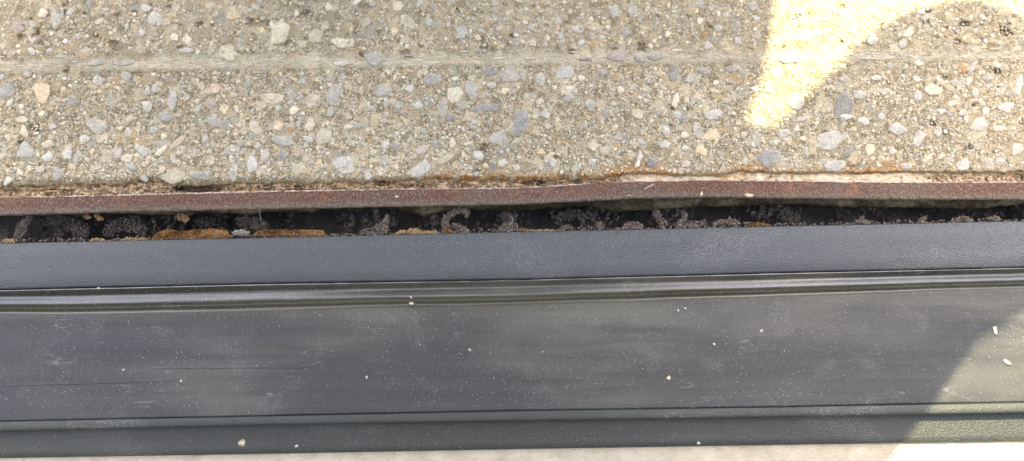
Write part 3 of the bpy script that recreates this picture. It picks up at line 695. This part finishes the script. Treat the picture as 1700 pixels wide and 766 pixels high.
# ------------------------------------------------------------------ debris in the gap
def clump(name, path, r0, mat, label, cat, n=120, grain=.0009, fib=14, z=-.012, flat=1.0):
    """fluffy clump packed along a path of photo pixels"""
    pts = np.array(path, float); pk = Pack()
    c0 = P(pts[:, 0].mean(), pts[:, 1].mean(), z)
    for q_ in range(n // 2):
        k = rnd.random() * (len(pts) - 1); i = min(int(k), len(pts) - 2); f = k - i
        q = pts[i] * (1 - f) + pts[i + 1] * f; rad = (r0[i] * (1 - f) + r0[i + 1] * f) if hasattr(r0, '__len__') else r0
        a = rnd.uniform(0, 6.28); d = rad * .85 * math.sqrt(rnd.random())
        pk.add(granule(P(q[0] + d * math.cos(a), q[1] + d * math.sin(a), z - rad / 2600 - rnd.random() * rad / 2500) - c0, rnd.uniform(.5, 1.2) * max(grain * 1.2, rad / 2000 * .26), .75))
    n = int(n * 2.4); grain = grain * .62; fib = fib * 2
    for _ in range(n):
        k = rnd.random() * (len(pts) - 1); i = min(int(k), len(pts) - 2); f = k - i
        q = pts[i] * (1 - f) + pts[i + 1] * f; rad = (r0[i] * (1 - f) + r0[i + 1] * f) if hasattr(r0, '__len__') else r0
        a = rnd.uniform(0, 6.28); d = rad * (math.sqrt(rnd.random()) * (1.0 + .5 * float(fbm(q[0] / 4 + math.cos(a), q[1] / 4 + math.sin(a), 5, 2))) + max(0, rnd.gauss(0, .22)))
        zz = z + rnd.uniform(-1, .6) * rad / 1900 * flat
        pk.add(granule(P(q[0] + d * math.cos(a), q[1] + d * math.sin(a), zz) - c0, grain * rnd.uniform(.6, 1.5), .5))
    for _ in range(fib):
        k = rnd.random() * (len(pts) - 1); i = min(int(k), len(pts) - 2); f = k - i
        q = pts[i] * (1 - f) + pts[i + 1] * f; rad = (r0[i] * (1 - f) + r0[i + 1] * f) if hasattr(r0, '__len__') else r0
        a = rnd.uniform(0, 6.28)
        pk.fibre(P(q[0] + rad * .7 * math.cos(a), q[1] + rad * .7 * math.sin(a), z) - c0, np.array((math.cos(a), -math.sin(a), .2)) * .0006, .00008)
    o = link(name, pk.mesh(name, False), M[mat]); o.location = c0
    return tag(o, label, cat)
clump('lint_clump', [(28, 398), (32, 385), (38, 372), (50, 362)], [7, 8, 7, 4], 'lint', 'grey fluffy lint column near the left end of the gap', 'lint', 160)
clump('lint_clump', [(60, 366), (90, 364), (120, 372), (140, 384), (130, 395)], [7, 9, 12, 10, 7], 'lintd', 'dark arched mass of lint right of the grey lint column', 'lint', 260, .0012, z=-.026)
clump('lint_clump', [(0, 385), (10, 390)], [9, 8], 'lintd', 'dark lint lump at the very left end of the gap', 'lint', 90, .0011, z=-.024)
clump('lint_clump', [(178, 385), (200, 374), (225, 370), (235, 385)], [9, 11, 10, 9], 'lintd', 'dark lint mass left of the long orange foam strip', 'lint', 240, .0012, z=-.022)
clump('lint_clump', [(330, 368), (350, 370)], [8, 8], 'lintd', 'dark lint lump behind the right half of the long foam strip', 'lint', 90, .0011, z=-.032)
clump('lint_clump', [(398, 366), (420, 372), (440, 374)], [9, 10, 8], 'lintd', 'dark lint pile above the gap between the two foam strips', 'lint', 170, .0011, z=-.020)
clump('lint_clump', [(388, 387), (400, 386), (411, 388)], [3, 5, 3], 'lintl', 'pale grey lint tuft between the two orange foam strips', 'lint', 70, .0007, z=-.006)
clump('lint_clump', [(622, 386), (633, 380), (640, 370), (643, 358)], [8, 9, 5, 2], 'lint', 'spiky tan grey lint tuft standing up in mid gap', 'lint', 210, .0008, 24, z=-.008)
clump('lint_clump', [(600, 386), (616, 383)], [4, 5], 'lint', 'low lint lump just left of the spiky tuft', 'lint', 60, .0008, z=-.010)
clump('lint_clump', [(742, 384), (739, 373), (742, 361), (752, 353), (765, 348), (775, 352), (774, 360)], [7, 6, 5.5, 5, 5, 4, 2], 'lint', 'hook-shaped grey lint roll rising to the steel bar', 'lint', 300, .0008, 20, z=-.009)
clump('lint_clump', [(752, 374), (762, 380), (775, 383)], [5, 6, 4], 'lint', 'small lint lump inside the hook-shaped roll', 'lint', 90, .0009, z=-.012)
clump('lint_clump', [(830, 383), (842, 377), (856, 378)], [5, 7, 6], 'lint', 'grey lint heap with a twig right of the hook-shaped roll', 'lint', 130, .0008, 14, z=-.009)
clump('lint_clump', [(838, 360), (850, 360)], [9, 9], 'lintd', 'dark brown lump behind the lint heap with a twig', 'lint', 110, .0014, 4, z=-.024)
clump('lint_clump', [(933, 379), (943, 376)], [3, 3.5], 'lint', 'tiny lint tuft on the flange edge right of centre', 'lint', 40, .0007, z=-.008)
clump('lint_clump', [(994, 372), (998, 378)], [4, 5], 'lint', 'small upright lint tuft left of the rounded mound', 'lint', 50, .0008, z=-.014)
clump('lint_clump', [(1036, 377), (1052, 373), (1066, 377)], [3, 6, 3], 'lint', 'rounded lint mound on the flange edge', 'lint', 90, .0008, z=-.010)
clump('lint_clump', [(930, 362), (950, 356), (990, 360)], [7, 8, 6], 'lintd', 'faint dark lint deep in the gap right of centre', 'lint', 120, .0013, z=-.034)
clump('lint_clump', [(1089, 352), (1094, 364), (1104, 374)], [4, 6, 7], 'lint', 'slender leaning lint plume right of the rounded mound', 'lint', 130, .0009, 14, z=-.020)
clump('lint_clump', [(1137, 356), (1136, 366), (1125, 374), (1150, 374), (1170, 370)], [3, 4, 5, 6, 5], 'lint', 'branching lint heap between plume and pale lint pile', 'lint', 160, .0009, 14, z=-.014)
clump('lint_clump', [(1186, 371), (1200, 370), (1215, 368), (1226, 372)], [3, 5, 5.5, 3], 'lint', 'paler ragged lint pile left of the thin orange sliver', 'lint', 130, .0008, 14, z=-.009)
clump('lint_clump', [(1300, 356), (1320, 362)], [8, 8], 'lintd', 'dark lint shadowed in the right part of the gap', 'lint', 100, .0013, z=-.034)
clump('lint_clump', [(1420, 368), (1431, 366), (1445, 369)], [1.5, 2.4, 1.2], 'lint', 'star-shaped lint wisp on the flange edge at right', 'lint', 40, .0006, 16, z=-.006)
clump('lint_clump', [(1430, 361), (1432, 366)], [2, 3], 'lint', 'tiny spike of lint above the star-shaped wisp', 'lint', 24, .0006, 6, z=-.007)
clump('lint_clump', [(1528, 367), (1537, 361)], [3, 2], 'lint', 'pointed lint wisp third from the right end', 'lint', 40, .0006, 10, z=-.006)
clump('lint_clump', [(1580, 366), (1600, 363), (1612, 366)], [3, 4, 2], 'lint', 'low lint mound second from the right end', 'lint', 70, .0008, 8, z=-.010)
clump('lint_clump', [(1640, 364), (1652, 361), (1660, 365)], [3, 3, 2], 'lint', 'lint wisp nearest the right end of the gap', 'lint', 50, .0007, 8, z=-.008)
clump('hanging_flake', [(142, 358), (147, 362)], [3.5, 3], 'tanbit', 'left of two tan flakes hanging under the steel bar', 'flake', 40, .0008, 2, z=-.010)
clump('hanging_flake', [(160, 359), (168, 364)], [3.5, 3.5], 'tanbit', 'right of two tan flakes hanging under the steel bar', 'flake', 45, .0008, 2, z=-.010)
clump('hanging_flake', [(296, 358), (306, 362), (310, 366)], [6, 5, 3], 'tanbit', 'pointed tan chunk hanging above the long foam strip', 'flake', 90, .001, 2, z=-.014)
# foam strips: lumpy boxes with frayed tops
def strip(name, x0, x1, top, hgt, mat, label, cat, z=-.004, rough=3.0, seed=1, ends=20):
    px = np.arange(x0, x1 + .1, 2.0)
    bt = fl_top(px) + 2.0
    e = np.clip(np.minimum((px - x0) / ends + .15, (x1 - px) / (ends * .4) + .15), .15, 1)
    y0 = bt - (bt - top(px)) * e + rough * .8 * fbm(px / 9, px * 0, seed, 4)
    vs = []
    for k, zz in [(0, z - .02), (0, z - .002), (.08, z - .0006), (.3, z), (.55, z + .0002), (.8, z), (1.0, z - .0008), (1.15, z - .02)]:
        yy = y0 + (bt - y0) * k
        vs.append(P(px, yy, zz + .0012 * fbm(px / 6, yy / 4, seed + 5, 3)))
    V = np.concatenate(vs); c = V.mean(0)
    me = mesh(name, V - c, grid_faces(8, len(px)), True)
    pk = Pack(); nv = len(px)
    for k in range(int((x1 - x0) * 1.6)):
        i = rnd.randrange(nv); j = rnd.choice([2, 3, 3, 4, 4, 5])
        pk.add(granule(V[j * nv + i] - c + rng.normal(0, .0003, 3), rnd.choice([.0005, .0008, .0011]), .5))
    m2 = pk.mesh('fray', True); bm = bmesh.new(); bm.from_mesh(me); bm.from_mesh(m2); bm.to_mesh(me); bm.free(); bpy.data.meshes.remove(m2)
    o = link(name, me, M[mat]); o.location = c
    return tag(o, label, cat)
strip('foam_strip', 244, 386, line((240, 392), (262, 384), (275, 380), (300, 384), (320, 381), (386, 381)), 0, 'foam', 'long frayed orange foam strip in the left half of the gap', 'foam', seed=3, ends=26)
strip('foam_strip', 414, 541, line((414, 387), (430, 382), (500, 382), (541, 383)), 0, 'foam', 'straighter orange brown foam strip right of the frayed one', 'foam', seed=8, ends=14, rough=2)
strip('foam_sliver', 150, 176, line((150, 396), (176, 396)), 0, 'tanbit', 'thin tan foam sliver peeking over the flange left of the frayed strip', 'foam', seed=13, ends=8, rough=1.5, z=-.006)
strip('foam_sliver', 655, 728, line((655, 383), (690, 381), (728, 383)), 0, 'tanbit', 'tan crumbly foam sliver between spiky tuft and hook-shaped lint', 'foam', seed=14, ends=10, rough=3.5, z=-.006)
strip('foam_sliver', 734, 752, line((734, 380), (752, 380)), 0, 'foam', 'short orange foam piece at the foot of the hook-shaped lint', 'foam', seed=15, ends=5, rough=2, z=-.005)
strip('foam_sliver', 860, 880, line((860, 378), (880, 381)), 0, 'foam', 'short orange foam piece right of the twig heap', 'foam', seed=16, ends=7, rough=2.5, z=-.005)
strip('foam_sliver', 876, 922, line((876, 382), (922, 382)), 0, 'tanbit', 'very thin tan sliver just left of the tiny centre tuft', 'foam', seed=17, ends=6, rough=1, z=-.004)
strip('foam_sliver', 1236, 1282, line((1236, 373), (1262, 370), (1282, 373)), 0, 'foam', 'thin orange sliver on the flange edge right of the pale pile', 'foam', seed=18, ends=10, rough=1, z=-.006)
strip('foam_sliver', 0, 24, line((0, 398), (24, 397)), 0, 'tanbit', 'tan foam sliver at the left end of the gap', 'foam', seed=19, ends=6, rough=1.4, z=-.006)
strip('foam_sliver', 200, 244, line((200, 396), (244, 395)), 0, 'tanbit', 'flat tan sliver joining the frayed foam strip on its left', 'foam', seed=20, ends=6, rough=.8, z=-.006)
# loose rubble and dust lying in the bottom of the gap
pk = Pack()
for _ in range(6000):
    px = rnd.uniform(-80, 1780); a, b = float(st_bot(px)), float(fl_top(px)) + 6
    cl = float(fbm(px / 45, 0, 311, 3))
    if rnd.random() > .45 + 1.1 * cl: continue
    zz = -.045 + .03 * cl + rnd.uniform(-.012, .006)
    pk.add(granule(P(px, rnd.uniform(a, b + 4), zz), rnd.choice([.0005, .0008, .0012, .002]), .8))
tag(link('gap_rubble', pk.mesh('gap_rubble', False), M['lintd']), 'dark dusty rubble lying deep in the gap', 'rubble', kind='stuff')
# scattered tiny dirt along the gap's near edge
pk = Pack()
for _ in range(1500):
    px = rnd.uniform(-40, 1740); k_ = max(0.15, 1 + 1.6 * float(fbm(px / 30, 0, 401, 3)))
    if 244 < px < 541: k_ *= 1.5
    pk.add(granule(P(px, float(fl_top(px)) - rnd.uniform(-.5, 4.5) * k_, rnd.uniform(-.004, .0002)), rnd.choice([.0002, .0003, .0005, .0007]), .6))
tag(link('gap_dirt', pk.mesh('gap_dirt'), M['lint']), 'fine grey dirt crumbs along the flange edge of the gap', 'dirt', kind='stuff')
pk = Pack(); pk.fibre(P(846, 374, -.004), np.array((.0012, .0022, .001)), .00025, 3)
tag(link('twig', pk.mesh('twig'), M['lintl']), 'tiny pale twig sticking out of the lint heap right of centre', 'twig')
pk = Pack(); pk.fibre(P(431, 348, .003), np.array((.0002, -.0022, .0)), .00018, 4)
tag(link('hair', pk.mesh('hair'), M['lintl']), 'pale curled hair hanging over the lower edge of the steel bar', 'hair')

# ------------------------------------------------------------------ crumbs and dust on the profile
def crumb(px, py, w, h, z, mat, label, name='crumb', cat='crumb', rot=0):
    o = link(name, mesh(name, granule(np.zeros(3), (w / 3300, h / 3300, min(w, h) / 6500), .6, False), ICO.tolist(), True), M[mat])
    o.location = P(px, py, z); return tag(o, label, cat)
ZR = -.0034
crumb(1652, 550, 7, 11, ZR, 'crumbw', 'white flaky crumb on the rubber beside the sunlit patch at right')
crumb(1264, 550, 5, 4.5, ZR, 'crumbw', 'bright white crumb on the rubber, upper right of centre')
crumb(1186, 572, 4, 4, ZR, 'crumbw', 'small white crumb below and left of the bright crumb')
crumb(205, 614, 5, 3.5, ZR, 'crumbw', 'flat white crumb on the rubber in the left quarter')
crumb(300, 633, 4, 4, ZR, 'crumbw', 'round white crumb on the rubber right of the flat one')
crumb(683, 504, 8, 6, .0005, 'crumbt', 'cream crumb on the olive flank of the rubber bead')
crumb(682, 494, 4, 4, .0022, 'crumbw', 'small white speck on the crest of the rubber bead')
crumb(401, 735, 9, 9, -.0136, 'crumbt', 'irregular cream crumb on the lower flange at left')
crumb(492, 741, 5.5, 5.5, -.0136, 'crumbw', 'oval white crumb on the lower flange, second from left')
crumb(1160, 736, 5, 4.5, -.0136, 'crumbw', 'white crumb on the lower flange right of centre')
crumb(1109, 628, 6, 6, ZR, 'crumbt', 'dull cream crumb in the middle of the rubber membrane')
crumb(780, 581, 4, 3, ZR, 'crumbt', 'tiny tan crumb on the rubber near the picture centre')
crumb(608, 627, 3.5, 3.5, ZR, 'crumbw', 'tiny white crumb low on the rubber left of centre')
crumb(1126, 516, 4, 4, ZR + .0004, 'crumbw', 'left white crumb of a pair just below the bead')
crumb(1137, 512, 4, 4, ZR + .0004, 'crumbw', 'right white crumb of a pair just below the bead')
crumb(164, 479, 4.5, 3, .0002, 'crumbt', 'tan crumb at the seam of flange and rubber, far left')
o = crumb(1672, 602, 13, 5, ZR, 'crumbw', 'pale seed husk lying in the sunlit patch of rubber', 'seed_husk', 'seed'); o.rotation_euler[2] = R(-35)
pk = Pack()
for _ in range(330):
    c = rnd.random()
    px = rnd.gauss(1050, 260) if c < .55 else rnd.uniform(-40, 1740)
    py = rnd.uniform(500, 680) if c < .75 else rnd.uniform(505, 530)
    if py < float(fl_bot(px)) + 50 or py > float(rib_top(px)) - 2: continue
    pk.add(granule(P(px, py, ZR - .0002), rnd.choice([.00014, .00018, .00024, .0003, .00042]), .4))
for _ in range(420):
    c = rnd.random(); px = rnd.gauss(900, 260) if c < .6 else rnd.uniform(-40, 1740)
    py = float(rib_bot(px)) + rnd.uniform(4, 44)
    pk.add(granule(P(px, py, -.0139), rnd.choice([.00014, .0002, .00028]), .4))
for _ in range(280):
    px = rnd.gauss(820, 170); py = float(fl_top(px)) + abs(rnd.gauss(18, 7)); pk.add(granule(P(px, py, .0002), rnd.choice([.00014, .0002, .0003]), .4))
tag(link('dust_specks', pk.mesh('dust_specks'), M['dustm']), 'scattered white dust specks on rubber and grey flanges', 'dust', kind='stuff')

# ------------------------------------------------------------------ the photographer, kneeling on the slab with the sun behind
M['skin'] = plain('skin', (.42, .24, .16), (.52, .31, .21), 60, .5, .0005, .4)
M['jacket'] = plain('dark_jacket_cloth', (.02, .02, .023), (.035, .034, .036), 90, .8, .003)
M['denim'] = plain('blue_denim', (.05, .07, .12), (.09, .12, .18), 200, .85, .002)
M['hairm'] = plain('brown_hair', (.03, .02, .012), (.08, .05, .03), 260, .6, .004)
M['shoe'] = plain('shoe_leather', (.05, .035, .025), (.10, .07, .05), 80, .5, .002)
M['glass'] = plain('phone_screen_glass', (.01, .01, .012), (.014, .014, .016), 20, .08, 0, .5)
M['pbody'] = plain('phone_shell', (.05, .05, .055), (.06, .06, .065), 60, .35, 0, .5)
M['eye'] = plain('eye_white', (.6, .58, .55), (.7, .68, .66), 20, .3, 0, .5)

def skinned(name, pts, edges, root, mat, parent, sub=1):
    me = bpy.data.meshes.new(name); me.from_pydata([p[:3] for p in pts], edges, [])
    o = link(name, me, None, parent)
    m = o.modifiers.new('skin', 'SKIN'); m.use_smooth_shade = True
    for i, p in enumerate(pts):
        sv = me.skin_vertices[0].data[i]; r = p[3]; sv.radius = (r, r) if not hasattr(r, '__len__') else r
        sv.use_root = (i == root)
    o.modifiers.new('sub', 'SUBSURF').levels = sub; o.modifiers['sub'].render_levels = sub
    me.materials.append(mat)
    return o
def tube(name, secs, mat, parent, n=20):
    """loft of elliptical sections: (centre, half width, half depth); sections stand square to the path, width along X as far as it can"""
    vs = []
    for i, (c, a, b) in enumerate(secs):
        c = Vector(c); d = (Vector(secs[min(i + 1, len(secs) - 1)][0]) - Vector(secs[max(i - 1, 0)][0])).normalized()
        ux = (Vector((1, 0, 0)) - d * d.x)
        if ux.length < .3: ux = Vector((0, 1, 0)) - d * d.y
        ux.normalize(); uy = d.cross(ux)
        for k in range(n):
            t = k * 2 * math.pi / n; w = 1 + .035 * math.sin(3 * t + i * 2.1) + rnd.uniform(-.012, .012)
            vs.append(c + ux * a * math.cos(t) * w + uy * b * math.sin(t) * w)
    f = [(i * n + k, i * n + (k + 1) % n, (i + 1) * n + (k + 1) % n, (i + 1) * n + k) for i in range(len(secs) - 1) for k in range(n)]
    f += [tuple(range(n))[::-1], tuple((len(secs) - 1) * n + k for k in range(n))]
    o = link(name, mesh(name, np.array([tuple(v) for v in vs]), f), mat, parent)
    o.modifiers.new('sub', 'SUBSURF').render_levels = 1
    return o
person = empty('person', (0, 0, 0))
tag(person, 'kneeling person in dark jacket, jeans and added brimmed hat holding a phone over the joint', 'person')
SR, SL = (.284, .578, 1.24), (-.42, .64, 1.20)
ER, EL = (.44, .468, .79), (-.54, .29, .74)
HR, HL = (.105, -.02, .715), (-.215, -.05, .715)
pts = [(-.09, 1.0, .50, .20), (-.09, .90, .80, .19), (-.085, .75, 1.05, .21), (-.07, .64, 1.26, .12), (-.065, .57, 1.38, .085), (-.06, .50, 1.47, .12), (-.06, .46, 1.57, .125), (-.06, .45, 1.67, .08),
       (*SR, .10), (*ER, .072), (.24, .17, .75, .05), (*HR, .045), (*SL, .10), (*EL, .072), (-.38, .10, .73, .05), (*HL, .045),
       (.04, .98, .46, .15), (.04, .52, .15, .10), (.04, .95, .09, .075), (.04, 1.25, .07, .05), (-.22, .98, .46, .15), (-.24, .52, .15, .10), (-.24, .95, .09, .075), (-.24, 1.25, .07, .05)]
edges = [(0, 1), (1, 2), (2, 3), (3, 4), (4, 5), (5, 6), (6, 7), (3, 8), (8, 9), (9, 10), (10, 11), (3, 12), (12, 13), (13, 14), (14, 15), (0, 16), (16, 17), (17, 18), (18, 19), (0, 20), (20, 21), (21, 22), (22, 23)]
def hand(h, side):
    base = len(pts); ix = 11 if side > 0 else 15
    palm = (h[0] - side * .02, h[1] - .08, h[2] + .012, .03); pts.append(palm); edges.append((ix, base))
    for k, (dy, ln) in enumerate([(.035, .085), (.012, .105), (-.012, .10), (-.034, .075)]):
        a = len(pts)
        pts.append((palm[0] - side * ln * .35, palm[1] + dy - .015, palm[2] + .018, .0135)); edges.append((base, a))
        pts.append((palm[0] - side * ln * .8, palm[1] + dy - .02, palm[2] + .010, .012)); edges.append((a, a + 1))
        pts.append((palm[0] - side * ln, palm[1] + dy - .02, palm[2] - .002, .010)); edges.append((a + 1, a + 2))
    a = len(pts)
    pts.append((palm[0] - side * .01, palm[1] + .06, palm[2] + .0, .016)); edges.append((base, a))
    pts.append((palm[0] - side * .05, palm[1] + .055, palm[2] + .004, .014)); edges.append((a, a + 1))
hand(HR, 1); hand(HL, -1)
skinned('body', pts, edges, 0, M['skin'], person)
tube('jacket', [((-.12, 1.03, .42), .33, .22), ((-.12, .99, .55), .33, .21), ((-.085, .92, .74), .338, .20), ((-.085, .83, .92), .338, .20), ((-.085, .74, 1.08), .334, .18), ((-.09, .63, 1.19), .322, .07), ((-.07, .62, 1.30), .20, .12), ((-.068, .60, 1.35), .11, .10)], M['jacket'], person)
tube('sleeve', [((.12, .60, 1.28), .055, .055), (SR, .110, .110), ((.345, .54, 1.05), .114, .114), ((.39, .50, .90), .124, .124), (ER, .113, .113), ((.325, .37, .775), .085, .085), ((.20, .20, .755), .072, .072), ((.15, .05, .73), .06, .06)], M['jacket'], person)
tube('sleeve', [((-.24, .66, 1.28), .09, .09), (SL, .16, .15), ((-.47, .53, 1.0), .17, .17), ((-.51, .38, .84), .125, .125), (EL, .12, .12), ((-.45, .20, .735), .105, .105), ((-.36, .08, .73), .08, .08), ((-.27, 0, .725), .062, .062)], M['jacket'], person)
for sx in (.04, -.23):
    tube('trouser_leg', [((sx, 1.03, .52), .16, .17), ((sx, .85, .38), .155, .155), ((sx, .62, .21), .135, .135), ((sx, .52, .15), .13, .13), ((sx, .60, .12), .12, .10), ((sx, .9, .10), .10, .09), ((sx, 1.16, .085), .08, .075)], M['denim'], person, 16)
    tube('shoe', [((sx, 1.14, .08), .06, .07), ((sx, 1.25, .075), .075, .07), ((sx, 1.36, .12), .07, .10), ((sx, 1.40, .20), .05, .06)], M['shoe'], person, 12)
tube('hair', [((-.06, .62, 1.47), .10, .08), ((-.06, .60, 1.55), .14, .12), ((-.06, .56, 1.65), .145, .13), ((-.06, .50, 1.73), .12, .12), ((-.06, .46, 1.77), .05, .05)], M['hairm'], person, 14)
M['straw'] = plain('grey_felt', (.018, .017, .016), (.03, .028, .026), 120, .9, .001)
def brim_hat():  # hat added so its brim closes lit gaps in the body's shadow
    secs = [(.10, 0.0, 1), (.345, -.012, 1), (.35, -.004, 1), (.345, .004, 1), (.16, .012, 1), (.148, .04, 1), (.140, .13, 1), (.11, .165, 1), (.03, .155, 1)]
    n = 40; vs = []
    for (r_, z_, q) in secs:
        for k in range(n):
            t_ = k * 2 * math.pi / n; vs.append((r_ * math.cos(t_), r_ * math.sin(t_), z_ + (r_ > .3) * .012 * math.sin(2 * t_ + 1)))
    f = [(i * n + k, i * n + (k + 1) % n, (i + 1) * n + (k + 1) % n, (i + 1) * n + k) for i in range(len(secs) - 1) for k in range(n)] + [tuple((len(secs) - 1) * n + k for k in range(n))]
    h = link('added_brimmed_hat', mesh('added_brimmed_hat', np.array(vs), f), M['straw'], person); h.location = (-.06, .515, 1.63); h.rotation_euler = (.12, 0, 0)
brim_hat()
nose = Pack(); nose.add(granule(np.array((-.06, .335, 1.54)), (.022, .03, .035), .05)); link('nose', nose.mesh('nose', True), M['skin'], person)
for ex_ in (-.105, -.015):
    e_ = Pack(); e_.add(granule(np.array((ex_, .36, 1.575)), .02, .02)); link('eye', e_.mesh('eye', True), M['eye'], person)
    e_ = Pack(); e_.add(granule(np.array((-.06 + (ex_ + .06) * 2.9, .48, 1.55)), (.018, .03, .045), .05)); link('ear', e_.mesh('ear', True), M['skin'], person)
e_ = Pack(); e_.add(granule(np.array((-.06, .355, 1.485)), (.04, .015, .009), .05)); link('mouth', e_.mesh('mouth', True), M['tanbit'], person)

ph = empty('phone', (-.055, -.13, .70)); tag(ph, 'dark phone held flat in both hands above the joint', 'phone')
def rbox(name, cx_, cy_, cz_, sx, sy, sz, mat, par, bev=.008):
    bm = bmesh.new(); bmesh.ops.create_cube(bm, size=1)
    for v in bm.verts: v.co = Vector((v.co.x * sx, v.co.y * sy, v.co.z * sz))
    bmesh.ops.bevel(bm, geom=bm.edges[:], offset=bev, segments=2, affect='EDGES')
    me = bpy.data.meshes.new(name); bm.to_mesh(me); bm.free()
    o = link(name, me, mat, par); o.location = (cx_, cy_, cz_); return o
rbox('phone_body', 0, 0, 0, .27, .125, .014, M['pbody'], ph, .005)
rbox('phone_screen', 0, 0, .0075, .26, .118, .002, M['glass'], ph, .0006)
ph.rotation_euler = (TILT, 0, 0)
